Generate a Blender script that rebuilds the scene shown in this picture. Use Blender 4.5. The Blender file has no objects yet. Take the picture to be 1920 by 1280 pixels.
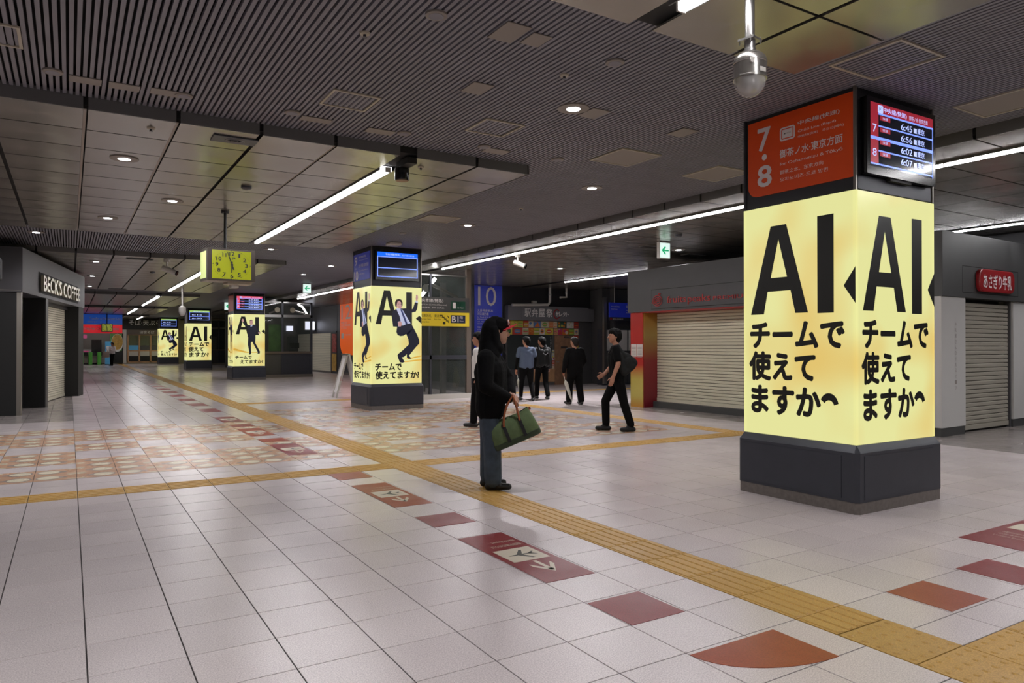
import bpy, bmesh, math, random
from mathutils import Vector, Matrix, Quaternion
from mathutils.kdtree import KDTree
random.seed(7)
S = bpy.context.scene
COL = S.collection
# ------------------------------------------------------------------ camera, world, exposure
FPX, YAW, PIT, EYE = 1353.3, 0.55, 0.0062, 1.456
cam = bpy.data.objects.new('camera', bpy.data.cameras.new('camera'))
COL.objects.link(cam); S.camera = cam
cam.data.sensor_width = 36.0; cam.data.lens = 36.0 * FPX / 1920.0
cam.data.clip_start = 0.05; cam.data.clip_end = 400
cam.location = (0, 0, EYE); cam.rotation_euler = (math.pi/2 + PIT, 0, -YAW)
W = bpy.data.worlds.new('world'); S.world = W; W.use_nodes = True
W.node_tree.nodes['Background'].inputs[0].default_value = (.9, .93, 1, 1)
W.node_tree.nodes['Background'].inputs[1].default_value = 0.02
S.view_settings.view_transform = 'Standard'; S.view_settings.look = 'None'
S.view_settings.gamma = 1.0; S.view_settings.use_curve_mapping = False
S.view_settings.exposure = 0.0
STRIP = 44.0      # radiance of the tube lights
DOWN = 150.0       # watts of one downlight
SIDE = 22.0       # watts per metre of the added fill lights left of the frame
LIT = 1.0         # radiance scale of the backlit posters
try:
    S.cycles.use_denoising = True; S.cycles.max_bounces = 8; S.cycles.diffuse_bounces = 4
    S.cycles.glossy_bounces = 4; S.cycles.transmission_bounces = 6; S.cycles.caustics_reflective = False
    S.cycles.caustics_refractive = False; S.cycles.sample_clamp_indirect = 4
except Exception: pass

# measuring helpers: where the sight line of a photo pixel meets a plane of the hall
_c, _s = math.cos(YAW), math.sin(YAW)
_F = Vector((_s*math.cos(PIT), _c*math.cos(PIT), math.sin(PIT))); _R = Vector((_c, -_s, 0)); _U = _R.cross(_F)
def _ray(x, y): return _F + _R*((x-960)/FPX) + _U*((640-y)/FPX)
def pz(x, y, Z=0.0):
    d = _ray(x, y); return Vector((0, 0, EYE)) + d*((Z-EYE)/d.z)
def pX(x, y, X):
    d = _ray(x, y); return Vector((0, 0, EYE)) + d*(X/d.x)
def pY(x, y, Y):
    d = _ray(x, y); return Vector((0, 0, EYE)) + d*(Y/d.y)
def px_of(p):
    q = Vector(p) - Vector((0, 0, EYE)); d = q.dot(_F)
    if d < .05: return None
    return 960 + FPX*q.dot(_R)/d, 640 - FPX*q.dot(_U)/d, d
def crop(ox, oy, k): return lambda x, y: (ox+x/k, oy+y/k)

# ------------------------------------------------------------------ materials
def lin(h):
    if not isinstance(h, str): return tuple(h)
    v = [int(h[i:i+2], 16)/255 for i in (0, 2, 4)]
    return tuple(x/12.92 if x <= .04045 else ((x+.055)/1.055)**2.4 for x in v)
def mat(name, col, rough=.5, metal=0., emit=0., noise=0., nscale=30., aniso=0., spec=.5, ecol=None, bump=0., bscale=200., coat=0.):
    m = bpy.data.materials.new(name); m.use_nodes = True; N = m.node_tree.nodes; L = m.node_tree.links
    b = N['Principled BSDF']; c = lin(col)
    b.inputs['Base Color'].default_value = (*c, 1); b.inputs['Roughness'].default_value = rough
    b.inputs['Metallic'].default_value = metal; b.inputs['Specular IOR Level'].default_value = spec
    b.inputs['Anisotropic'].default_value = aniso
    b.inputs['Coat Weight'].default_value = coat
    tc = N.new('ShaderNodeTexCoord')
    if noise:
        n = N.new('ShaderNodeTexNoise'); n.inputs['Scale'].default_value = nscale; n.inputs['Detail'].default_value = 4
        L.new(tc.outputs['Object'], n.inputs['Vector'])
        r = N.new('ShaderNodeMapRange'); r.inputs[1].default_value = .3; r.inputs[2].default_value = .7
        r.inputs[3].default_value = 1-noise; r.inputs[4].default_value = 1+noise
        L.new(n.outputs['Fac'], r.inputs[0])
        x = N.new('ShaderNodeMix'); x.data_type = 'RGBA'; x.blend_type = 'MULTIPLY'; x.inputs[0].default_value = 1
        x.inputs[6].default_value = (*c, 1); L.new(r.outputs[0], x.inputs[7]); L.new(x.outputs[2], b.inputs['Base Color'])
    if bump:
        n = N.new('ShaderNodeTexNoise'); n.inputs['Scale'].default_value = bscale; n.inputs['Detail'].default_value = 3
        L.new(tc.outputs['Object'], n.inputs['Vector']); q = N.new('ShaderNodeBump'); q.inputs['Strength'].default_value = bump
        q.inputs['Distance'].default_value = .01; L.new(n.outputs['Fac'], q.inputs['Height']); L.new(q.outputs[0], b.inputs['Normal'])
    if emit:
        b.inputs['Emission Color'].default_value = (*(lin(ecol) if ecol else c), 1); b.inputs['Emission Strength'].default_value = emit
    return m
def floor_mat(name, col, rough=.2, var=.05, spec=.5):
    m = mat(name, col, rough, spec=spec); N = m.node_tree.nodes; L = m.node_tree.links; b = N['Principled BSDF']
    g = N.new('ShaderNodeNewGeometry')
    def nz(scale, det):
        n = N.new('ShaderNodeTexNoise'); n.inputs['Scale'].default_value = scale; n.inputs['Detail'].default_value = det
        L.new(g.outputs['Position'], n.inputs['Vector']); return n
    def rng(src, a, bb, c, d):
        r = N.new('ShaderNodeMapRange'); 
        for i, v in enumerate((a, bb, c, d)): r.inputs[1+i].default_value = v
        L.new(src, r.inputs[0]); return r.outputs[0]
    a1 = rng(nz(150, 4).outputs['Fac'], .32, .68, .76, 1.2); a2 = rng(nz(.9, 3).outputs['Fac'], .3, .7, 1-var, 1+var)
    mu = N.new('ShaderNodeMath'); mu.operation = 'MULTIPLY'; L.new(a1, mu.inputs[0]); L.new(a2, mu.inputs[1])
    oi = N.new('ShaderNodeObjectInfo'); a3 = rng(oi.outputs['Random'], 0, 1, .96, 1.04)
    mu2 = N.new('ShaderNodeMath'); mu2.operation = 'MULTIPLY'; L.new(mu.outputs[0], mu2.inputs[0]); L.new(a3, mu2.inputs[1])
    x = N.new('ShaderNodeMix'); x.data_type = 'RGBA'; x.blend_type = 'MULTIPLY'; x.inputs[0].default_value = 1
    x.inputs[6].default_value = (*lin(col), 1); L.new(mu2.outputs[0], x.inputs[7]); L.new(x.outputs[2], b.inputs['Base Color'])
    L.new(rng(nz(2.2, 4).outputs['Fac'], .3, .7, rough*.8, rough*1.25), b.inputs['Roughness'])
    q = N.new('ShaderNodeBump'); q.inputs['Strength'].default_value = .12; q.inputs['Distance'].default_value = .003
    L.new(nz(420, 2).outputs['Fac'], q.inputs['Height']); L.new(q.outputs[0], b.inputs['Normal'])
    return m
def poster_mat():
    m = mat('backlit_yellow_print', 'E6D66E', .25); N = m.node_tree.nodes; L = m.node_tree.links; b = N['Principled BSDF']
    tc = N.new('ShaderNodeTexCoord'); n = N.new('ShaderNodeTexNoise'); n.inputs['Scale'].default_value = 1.1; n.inputs['Detail'].default_value = 1
    L.new(tc.outputs['Object'], n.inputs['Vector']); r = N.new('ShaderNodeValToRGB')
    r.color_ramp.elements[0].position = .30; r.color_ramp.elements[0].color = (*lin('DFC06C'), 1)
    r.color_ramp.elements[1].position = .50; r.color_ramp.elements[1].color = (*lin('E2E19A'), 1)
    L.new(n.outputs['Fac'], r.inputs[0]); L.new(r.outputs[0], b.inputs['Emission Color']); b.inputs['Emission Strength'].default_value = LIT
    b.inputs['Base Color'].default_value = (.05, .045, .02, 1)
    return m
def grad_mat(name, stops, z0, z1, rough=.35):
    m = mat(name, stops[0][1], rough); N = m.node_tree.nodes; L = m.node_tree.links
    tc = N.new('ShaderNodeTexCoord'); sx = N.new('ShaderNodeSeparateXYZ'); L.new(tc.outputs['Object'], sx.inputs[0])
    r = N.new('ShaderNodeMapRange'); r.inputs[1].default_value = z0; r.inputs[2].default_value = z1; L.new(sx.outputs[2], r.inputs[0])
    v = N.new('ShaderNodeValToRGB'); e = v.color_ramp.elements
    while len(e) < len(stops): e.new(.5)
    for i, (p, c) in enumerate(stops): e[i].position = p; e[i].color = (*lin(c), 1)
    L.new(r.outputs[0], v.inputs[0]); L.new(v.outputs[0], N['Principled BSDF'].inputs['Base Color']); return m
def glass_mat(name, col=(.8, .85, .83), rough=.02, alpha=.25):
    m = mat(name, col, rough); b = m.node_tree.nodes['Principled BSDF']
    b.inputs['Alpha'].default_value = alpha; b.inputs['IOR'].default_value = 1.5; return m
M = dict(
    tile=floor_mat('cream_terrazzo', 'CABFBF', .2), tile_grey=floor_mat('grey_terrazzo', '8F8784', .22),
    grout=mat('grout', '352F30', .9, noise=.2), tact=floor_mat('tactile_yellow', 'B8904C', .42, .05, .3),
    red=floor_mat('red_floor_vinyl', '7C2226', .34, .04), orange_v=floor_mat('orange_red_floor_vinyl', '8E3A1E', .34, .04), cream_v=mat('cream_vinyl', 'C4B9A6', .4), grey_v=mat('dark_grey_vinyl', '4A4A44', .4),
    peach=floor_mat('peach_inlay', 'BC957A', .26), inlay_grey=floor_mat('grey_inlay', '958880', .26), inlay_cream=floor_mat('cream_inlay', 'D6CCB4', .26),
    slat=mat('ceiling_slat_grey', '74727A', .5, noise=.06, nscale=3), void=mat('ceiling_void', '1A1818', .9),
    panel=mat('brushed_ceiling_panel', '959189', .26, .74, noise=.05, nscale=2, aniso=.5), fascia=mat('dark_fascia', '5C5B5B', .5), gap=mat('joint_dark', '161515', .8), railm=mat('joint_rail', '8A8076', .45, .4),
    plate=mat('ceiling_plate', '7D756E', .5), frame=mat('hatch_frame_cream', 'A59C8B', .45), white=mat('white_enamel', 'C9C8C4', .35), offwhite=mat('off_white', 'B7B3AD', .5),
    tube=mat('lit_tube', 'FFFFFF', .3, emit=STRIP, ecol=(1, .98, 1)), down=mat('lit_downlight', 'FFFFFF', .3, emit=14, ecol=(.95, .97, 1)), reflector=mat('white_reflector', 'DDDDDD', .3),
    dark=mat('charcoal_steel', '3C3E46', .42, .3, noise=.05, nscale=6), dark2=mat('header_charcoal', '2E2E31', .4, .25), kick=mat('dusty_kick_strip', '6D6661', .6, .2, noise=.15, nscale=25), black=mat('black_gloss', '0B0B0D', .2), blackm=mat('matt_black', '0D0D0E', .6),
    poster=poster_mat(), ink=mat('poster_black_ink', '14130F', .4), orange=mat('orange_sign', 'C8420C', .4, emit=.035), orange_l=mat('lit_orange_sign', 'D9560A', .4, emit=.45), white_t=mat('white_lettering', 'D8D0D0', .4), blue=mat('blue_sign', '2634AC', .4, emit=.09),
    steel=mat('brushed_steel', '9C9A98', .3, .9), chrome=mat('steel_dome', 'A7A4A0', .25, .9), dome=glass_mat('clear_dome', (.75, .72, .7), .03, .35),
    s_red=mat('screen_red', 'B02A3C', .3, emit=.55), s_dark=mat('screen_dark', '1A1E2C', .12, emit=.25), s_blue=mat('screen_blue_line', '7F9CFF', .3, emit=1.0), s_white=mat('screen_white', 'BCCBFF', .3, emit=.9), s_bright=mat('screen_blue', '1667F0', .3, emit=1.0), s_pink=mat('screen_pink', 'E2506A', .3, emit=.9), s_green=mat('screen_green', 'A9D66A', .3, emit=.9),
    grey=mat('booth_grey', '434245', .5, noise=.03, nscale=4), wpan=mat('white_panel', 'BEBCBA', .4), eki=mat('shop_fascia_grey', '66666A', .5), grey2=mat('booth_dark_grey', '434343', .5, noise=.04, nscale=4), wallg=mat('wall_dark_grey', '464546', .55, noise=.06, nscale=2), wallb=mat('wall_black', '232226', .6), shutter=mat('cream_shutter', 'CFC9B4', .45, .1, noise=.03, nscale=5), shutterd=mat('shutter_grey', 'A09A8E', .45, .1),
    redp=mat('red_panel', '94191F', .35), redd=grad_mat('gold_red_gradient', [(0, '7E1A28'), (.5, '8C2A2E'), (.78, 'A58A4A'), (1, 'A9762E')], 0, 2.2), redg=grad_mat('red_gold_gradient', [(0, 'C0842E'), (.12, 'B9A854'), (.3, 'B9A854'), (.46, 'A8201F'), (1, 'A8201F')], 0, 2.2), redl=mat('red_letters', 'A6282C', .35), silver=mat('silver_letters', 'A9A48F', .3, .7), paper=mat('paper', 'CFC7C2', .7), papert=mat('paper_print', '8C8480', .7),
    glass=glass_mat('clear_glass', (.05, .06, .055), .03, .35), dglass=glass_mat('dark_glass', (.05, .06, .06), .04, .75), wood=mat('wood_brown', '8A6850', .45, noise=.18, nscale=9), woodl=mat('wood_light', 'AE8560', .45, noise=.12, nscale=9), yellow=mat('yellow_sign', 'D1B62C', .4, emit=.12), green=mat('dark_green_sign', '17402F', .4), navy=mat('navy_sign', '17233F', .4), gold=mat('gate_green', '4FA33A', .4),
    clockf=mat('clock_face_lit', '949C1E', .15, emit=.24, ecol='B6BE2E'), clocks=mat('clock_side_lit', 'C3CF86', .3, emit=.5, ecol='C9D79A'), bronze=mat('bronze_frame', '4B4440', .35, .6), alu=mat('aluminium', '8D8780', .35, .8), exitg=mat('exit_green', '1FA971', .4, emit=.7), exitw=mat('exit_white', 'D9F2EA', .4, emit=.95),
    skin=mat('skin', 'A5755F', .55), skin2=mat('skin_pale', 'B58A78', .55), hair=mat('black_hair', '070606', .7, bump=.2, spec=.15), hairg=mat('grey_hair', '1F1B18', .7, bump=.2, spec=.2), hoodie=mat('black_hoodie', '070709', .9, spec=.15, bump=.35, bscale=40), denim=mat('blue_denim', '36424F', .8, noise=.25, nscale=14, bump=.3, bscale=25), shoe=mat('black_shoe', '0B0A0A', .5), sole=mat('pale_sole', 'B9AFA6', .6), cottonw=mat('white_cotton', 'D2CFCD', .8), bluet=mat('slate_blue_cotton', '4E5A70', .85, bump=.3, bscale=25), blackt=mat('black_cotton', '070708', .9, spec=.15, bump=.3, bscale=25), chart=mat('charcoal_cotton', '19191B', .85, bump=.3, bscale=25), redcap=mat('red_cap_brim', 'B01525', .6), capb=mat('black_cap', '060607', .9, spec=.1), badge=mat('pale_badge', 'C3A6A8', .6), canvas=mat('olive_canvas', '52633F', .8, noise=.12, nscale=20, bump=.5, bscale=18), canvasd=mat('dark_olive_canvas', '303D2A', .8), leather=mat('tan_leather', '8B4A26', .5), webbing=mat('black_webbing', '17171A', .8), umbrella=mat('white_umbrella', 'B3B0A6', .4), bagm=mat('charcoal_nylon', '161717', .7, spec=.25, bump=.3, bscale=20),
    suit=mat('print_suit', '15172A', .4, emit=.5), shirtp=mat('print_shirt', 'B9C0DE', .4, emit=.55), tie=mat('print_tie', '2A3566', .4, emit=.5), skinp=mat('print_skin', 'C49A96', .4, emit=.5), hairp=mat('print_hair', '2A1A18', .4, emit=.4), shadp=mat('print_shadow', 'C9A040', .4, emit=.8),
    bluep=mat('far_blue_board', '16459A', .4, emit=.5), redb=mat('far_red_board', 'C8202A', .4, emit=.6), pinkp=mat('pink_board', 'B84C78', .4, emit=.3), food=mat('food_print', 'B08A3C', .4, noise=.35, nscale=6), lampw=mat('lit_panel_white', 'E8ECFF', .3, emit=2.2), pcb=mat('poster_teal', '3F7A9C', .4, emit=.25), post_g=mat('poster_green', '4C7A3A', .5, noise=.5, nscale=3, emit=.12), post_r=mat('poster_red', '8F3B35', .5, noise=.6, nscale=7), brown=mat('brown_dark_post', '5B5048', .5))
PAL = [mat('print_'+n, c, .5) for n, c in (('yellow', 'B9AE45'), ('orange', 'C0662A'), ('red', 'B03A2E'), ('cream', 'BFB6A0'), ('green', '6E9A45'), ('blue', '4A6EA0'), ('peach', 'C08864'), ('teal', '24483E'), ('white', 'BDB8B4'), ('pink', 'A83A6A'))]

# ------------------------------------------------------------------ mesh helpers
class MB:
    def __init__(s): s.v = []; s.f = []; s.m = []
    def add(s, vs, fs, m=0):
        b = len(s.v); s.v += [tuple(v) for v in vs]
        for f in fs: s.f.append(tuple(b+i for i in f)); s.m.append(m)
        return s
    def box(s, x0, x1, y0, y1, z0, z1, m=0, ch=0.):
        if x1 < x0: x0, x1 = x1, x0
        if y1 < y0: y0, y1 = y1, y0
        if z1 < z0: z0, z1 = z1, z0
        if not ch:
            return s.add([(x, y, z) for x in (x0, x1) for y in (y0, y1) for z in (z0, z1)], [(0, 1, 3, 2), (4, 6, 7, 5), (0, 4, 5, 1), (2, 3, 7, 6), (0, 2, 6, 4), (1, 5, 7, 3)], m)
        bm = bmesh.new(); bmesh.ops.create_cube(bm, size=1)
        for v in bm.verts: v.co = ((x0+x1)/2+v.co.x*(x1-x0), (y0+y1)/2+v.co.y*(y1-y0), (z0+z1)/2+v.co.z*(z1-z0))
        bmesh.ops.bevel(bm, geom=bm.edges[:], offset=ch, segments=2, affect='EDGES', profile=.5)
        bm.verts.index_update()
        s.add([v.co[:] for v in bm.verts], [[v.index for v in f.verts] for f in bm.faces], m); bm.free(); return s
    def poly(s, pts, m=0): return s.add(pts, [tuple(range(len(pts)))], m)
    def prism(s, pts, d, m=0):
        n = len(pts); d = Vector(d); q = [Vector(p) for p in pts]
        return s.add([*q, *[p+d for p in q]], [tuple(range(n)), tuple(range(2*n-1, n-1, -1))] + [(i, i+n, (i+1) % n+n, (i+1) % n) for i in range(n)], m)
    def tube(s, pts, r, n=8, m=0, cap=True):
        pts = [Vector(p) for p in pts]; rs = r if isinstance(r, (list, tuple)) else [r]*len(pts); rings = []
        up = None; b = len(s.v)
        for i, p in enumerate(pts):
            t = (pts[min(i+1, len(pts)-1)] - pts[max(i-1, 0)]).normalized()
            a = t.orthogonal().normalized() if up is None else (up - t*up.dot(t)).normalized()
            up = a; c = t.cross(a)
            s.v += [tuple(p + (a*math.cos(k*2*math.pi/n) + c*math.sin(k*2*math.pi/n))*rs[i]) for k in range(n)]
        fs = [(b+i*n+k, b+i*n+(k+1) % n, b+(i+1)*n+(k+1) % n, b+(i+1)*n+k) for i in range(len(pts)-1) for k in range(n)]
        if cap: fs += [tuple(b+k for k in range(n-1, -1, -1)), tuple(b+(len(pts)-1)*n+k for k in range(n))]
        s.f += fs; s.m += [m]*len(fs); return s
    def lathe(s, prof, n=24, m=0, o=(0, 0, 0), ax='z'):
        b = len(s.v); o = Vector(o)
        for r, z in prof:
            for k in range(n):
                a = 2*math.pi*k/n; p = (r*math.cos(a), r*math.sin(a), z)
                if ax == 'y': p = (p[0], p[2], p[1])
                if ax == 'x': p = (p[2], p[0], p[1])
                s.v.append(tuple(o+Vector(p)))
        L = len(prof)
        fs = [(b+i*n+k, b+i*n+(k+1) % n, b+(i+1)*n+(k+1) % n, b+(i+1)*n+k) for i in range(L-1) for k in range(n)]
        fs += [tuple(b+k for k in range(n)), tuple(b+(L-1)*n+k for k in range(n))]
        s.f += fs; s.m += [m]*len(fs); return s
    def mesh(s, name, mats):
        me = bpy.data.meshes.new(name); me.from_pydata(s.v, [], s.f)
        for x in (mats if isinstance(mats, (list, tuple)) else [mats]): me.materials.append(x)
        if any(s.m): me.polygons.foreach_set('material_index', s.m)
        bm = bmesh.new(); bm.from_mesh(me); bmesh.ops.recalc_face_normals(bm, faces=bm.faces[:]); bm.to_mesh(me); bm.free()
        me.update(); return me
    def obj(s, name, mats, parent=None, smooth=False, bevel=0.):
        o = bpy.data.objects.new(name, s.mesh(name, mats)); COL.objects.link(o); o.parent = parent
        if smooth: smoothen(o.data)
        if bevel:
            b = o.modifiers.new('bevel', 'BEVEL'); b.width = bevel; b.segments = 2; b.limit_method = 'ANGLE'; b.angle_limit = .7
        return o
def smoothen(me, ang=.7):
    me.polygons.foreach_set('use_smooth', [True]*len(me.polygons))
    try: me.set_sharp_from_angle(angle=ang)
    except Exception: pass
def link_mesh(name, me, parent=None):
    o = bpy.data.objects.new(name, me); COL.objects.link(o); o.parent = parent; return o
def tag(o, label=None, cat=None, group=None, kind=None):
    if label: o['label'] = label
    if cat: o['category'] = cat
    if group: o['group'] = group
    if kind: o['kind'] = kind
    return o
def thing(name, label, cat, loc=(0, 0, 0), rz=0., group=None, kind=None):
    o = bpy.data.objects.new(name, None); COL.objects.link(o); o.location = loc; o.rotation_euler = (0, 0, rz); o.empty_display_size = .1
    return tag(o, label, cat, group, kind)
def bx(name, m, parent, *a, ch=0., bevel=0.): return MB().box(*a, ch=ch).obj(name, m, parent, bevel=bevel)

class Frame:
    """a flat face: origin o, u to the right, v up, n out of the face"""
    def __init__(s, o, u, v, n): s.o, s.u, s.v, s.n = Vector(o), Vector(u), Vector(v), Vector(n)
    def p(s, a, b, e=0.): return s.o + s.u*a + s.v*b + s.n*e
    def uv(s, P): d = Vector(P)-s.o; return d.dot(s.u), d.dot(s.v)
    def poly(s, mb, pts, e=.002, m=0): mb.poly([s.p(a, b, e) for a, b in pts], m); return mb
    def rect(s, mb, a0, a1, b0, b1, e=.002, m=0): return s.poly(mb, [(a0, b0), (a1, b0), (a1, b1), (a0, b1)], e, m)
    def slab(s, mb, pts, e0, e1, m=0): mb.prism([s.p(a, b, e0) for a, b in pts], s.n*(e1-e0), m); return mb
    def ell(s, mb, a, b, ra, rb, e=.002, m=0, n=20): return s.poly(mb, [(a+ra*math.cos(k*2*math.pi/n), b+rb*math.sin(k*2*math.pi/n)) for k in range(n)], e, m)
def rrect(a0, a1, b0, b1, r, corners='abcd', n=6):
    pts = []
    for key, cx, cy, st in (('a', a0+r, b0+r, math.pi), ('b', a1-r, b0+r, 1.5*math.pi), ('c', a1-r, b1-r, 0), ('d', a0+r, b1-r, .5*math.pi)):
        if key in corners: pts += [(cx+r*math.cos(st+k*math.pi/2/n), cy+r*math.sin(st+k*math.pi/2/n)) for k in range(n+1)]
        else: pts.append({'a': (a0, b0), 'b': (a1, b0), 'c': (a1, b1), 'd': (a0, b1)}[key])
    return pts
def text(body, fr, a0, b0, w, h, m, parent, e=.003, bold=0., depth=0., name='lettering', align='l', res=3):
    """lettering fitted to a rectangle of a face (w=None keeps the natural width); returns the object"""
    cu = bpy.data.curves.new('t', 'FONT'); cu.body = body; cu.size = 1; cu.resolution_u = res; cu.extrude = 0
    t = bpy.data.objects.new('t', cu); me = bpy.data.meshes.new_from_object(t)
    bpy.data.objects.remove(t); bpy.data.curves.remove(cu)
    if not me.vertices: return None
    xs = [v.co.x for v in me.vertices]; ys = [v.co.y for v in me.vertices]; x0, y0 = min(xs), min(ys); tw = max(xs)-x0 or 1; th = max(ys)-y0 or 1
    ky = h/th; kx = ky if w is None else w/tw
    if w is None and align == 'c': a0 -= tw*kx/2
    if bold:
        nv = len(me.vertices); vs = [v.co.copy() for v in me.vertices]; fs = [tuple(p.vertices) for p in me.polygons]; bpy.data.meshes.remove(me); me = bpy.data.meshes.new(name)
        of = [(bold*math.cos(k*math.pi/4), bold*math.sin(k*math.pi/4)) for k in range(8)] if bold > .011 else [(bold, 0), (-bold, 0), (0, bold), (0, -bold)]
        me.from_pydata([(v.x+a, v.y+b, .0002*k) for k, (a, b) in enumerate(of) for v in vs], [], [tuple(i+k*nv for i in f) for k in range(len(of)) for f in fs]); me.update()
    if depth:
        bm = bmesh.new(); bm.from_mesh(me); r = bmesh.ops.extrude_face_region(bm, geom=bm.faces[:])
        for v in (g for g in r['geom'] if isinstance(g, bmesh.types.BMVert)): v.co.z += 1
        bm.to_mesh(me); bm.free()
    for v in me.vertices: v.co = fr.p(a0+(v.co.x-x0)*kx, b0+(v.co.y-y0)*ky, e+(depth+v.co.z-1 if v.co.z > .5 else v.co.z))
    me.materials.clear(); me.materials.append(m); me.update(); me.name = name
    return link_mesh(name, me, parent)
GA = [[(0, 0), (.24, 0), (.31, .257), (.365, .41), (.502, .84), (.502, 1), (.365, 1)], [(1, 0), (.638, 1), (.502, 1), (.502, .84), (.65, .41), (.71, .257), (.79, 0)], [(.31, .257), (.71, .257), (.65, .41), (.365, .41)]]
def glyph_A(mb, fr, a0, a1, b0, b1, e=.003, m=0):
    for g in GA: fr.poly(mb, [(a0+(a1-a0)*x, b0+(b1-b0)*y) for x, y in g], e, m)

# ------------------------------------------------------------------ floor
HS, HP = 3.72, 3.61                      # slat ceiling and dropped panel ceiling
TX0, TPX, TY0, TPY = 2.497, .404, 2.098, .398
floor = bx('floor', M['grout'], None, -6.2, 24, -9, 76, -.06, -.004); tag(floor, 'pale cream terrazzo tiled station floor', None, kind='structure')
def row_y(j): return TY0 + TPY*j
def col_x(i): return TX0 + TPX*i
G = .0065
special = {}                             # tiles replaced by other paving
TACT_I = 2                               # column of the guide path
for j in range(1, 180):
    special[(TACT_I, j)] = 'bar'
    if j in (15,): special[(TACT_I, j)] = 'dot'
for i in range(-24, 17):
    if i != TACT_I: special[(i, 15)] = 'bar'
for j in range(16, 33): special[(17, j)] = 'bar'
special[(17, 15)] = 'dot'
for i in range(3, 36): special[(i, 42)] = 'bar'
for j in range(-24, 1): special[(TACT_I, j)] = None
for i in range(TACT_I+1, 50): special[(i, -1)] = special[(i, -2)] = None
red_plain = [j for j in (2, 8, 14)]
def pat_zone(i, j):
    x, y = col_x(i), row_y(j)
    return (18 <= j <= 31 and i < TACT_I and x > -4.4) or (18 <= j <= 36 and TACT_I < i < 16)
def tile_mb(x0, y0, x1, y1, m=0, z=0., mb=None):
    mb = mb or MB(); g = G/2; c = .0008
    a = [(x0+g, y0+g), (x1-g, y0+g), (x1-g, y1-g), (x0+g, y1-g)]; b = [(x0+g+c, y0+g+c), (x1-g-c, y0+g+c), (x1-g-c, y1-g-c), (x0+g+c, y1-g-c)]
    return mb.add([(*p, z-.02) for p in a]+[(*p, z-c) for p in a]+[(*p, z) for p in b], [(8, 9, 10, 11)]+[(k, (k+1) % 4, 4+(k+1) % 4, 4+k) for k in range(4)]+[(4+k, 4+(k+1) % 4, 8+(k+1) % 4, 8+k) for k in range(4)], m)
cells = []
I0, I1, J0, J1 = -21, 50, -24, 175
for i in range(I0, I1):
    for j in range(J0, J1):
        if (i, j) in special: continue
        x, y = col_x(i)+TPX/2, row_y(j)+TPY/2
        q = px_of((x, y, 0)); area = 0
        if q and -80 < q[0] < 2000 and q[1] < 1330: area = 1/(q[2]**3)
        cells.append((area, i, j))
cells.sort(key=lambda t: (-t[0], t[1], t[2]))
t_me = tile_mb(0, 0, TPX, TPY).mesh('floor_tile', M['tile'])
rest = MB()
for k, (a, i, j) in enumerate(cells):
    if k < 255 and a > 0:
        o = link_mesh('floor_tile', t_me, floor); o.location = (col_x(i), row_y(j), 0)
    else:
        x, y = col_x(i), row_y(j)
        tile_mb(x, y, x+TPX, y+TPY, 1 if (x < -.3 and y > 16.2) or (x > 10.9 and y < 14) else 0, mb=rest)
tag(rest.obj('far_floor_tiles', [M['tile'], M['tile_grey']], floor), kind='stuff')
# tactile paving: bar blocks and dot blocks
def bars(along_y):
    mb = tile_mb(0, 0, TPX, TPY)
    n = 5; L = TPY if along_y else TPX; Wd = TPX if along_y else TPY
    for k in range(n):
        c = Wd*(k+.5)/n; h = .024
        for q0, q1, z0, z1 in ((.008, L-.008, 0, .005),):
            a = [(c-h, q0), (c+h, q0), (c+h, q1), (c-h, q1)]; b = [(c-h+.006, q0+.006), (c+h-.006, q0+.006), (c+h-.006, q1-.006), (c-h+.006, q1-.006)]
            if not along_y: a = [(y, x) for x, y in a]; b = [(y, x) for x, y in b]
            mb.add([(*p, z0) for p in a]+[(*p, z1) for p in b], [(4, 5, 6, 7)]+[(m, (m+1) % 4, 4+(m+1) % 4, 4+m) for m in range(4)])
    return mb.mesh('tactile_paver', M['tact'])
def dots():
    mb = tile_mb(0, 0, TPX, TPY)
    for a in range(5):
        for b in range(5):
            x, y = TPX*(a+.5)/5, TPY*(b+.5)/5; n = 8
            mb.add([(x+.019*math.cos(k*math.pi/4), y+.019*math.sin(k*math.pi/4), 0) for k in range(n)]+[(x+.011*math.cos(k*math.pi/4), y+.011*math.sin(k*math.pi/4), .005) for k in range(n)], [tuple(range(8, 16))]+[(k, (k+1) % 8, 8+(k+1) % 8, 8+k) for k in range(8)])
    return mb.mesh('tactile_paver', M['tact'])
by, bxm, dt = bars(True), bars(False), dots()
far_t = MB(); cnt = 0
for (i, j), k in sorted(special.items(), key=lambda t: (t[0][0]-4)**2 + t[0][1]**2):
    if k is None or not (I0 <= i < I1 and J0 <= j < J1): continue
    x, y = col_x(i), row_y(j)
    me = dt if k == 'dot' else (by if i in (TACT_I, 17) else bxm)
    q = px_of((x, y, 0))
    if q and q[2] < 30 and cnt < 255: o = link_mesh('tactile_paver', me, floor); o.location = (x, y, .0015); cnt += 1
    else: tile_mb(x, y, x+TPX, y+TPY, z=.004, mb=far_t)
X2 = col_x(TACT_I)
for y, me in [(1.454+TPY*k, dt) for k in (0, 1)]+[(1.454-TPY*k, by) for k in range(1, 9)]: o = link_mesh('tactile_paver', me, floor); o.location = (X2, y, .0015)
o = link_mesh('tactile_paver', by, floor); o.location = (X2, 2.254, .0015); o.scale.y = .24/TPY
for i in range(TACT_I+1, 26): o = link_mesh('tactile_paver', dt if i < TACT_I+2 else bxm, floor); o.location = (col_x(i), 1.454, .0015)
cut1 = tile_mb(0, 0, TPX, .244).mesh('floor_tile', M['tile']); cut2 = tile_mb(0, 0, TPX, .150).mesh('floor_tile', M['tile'])
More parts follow.
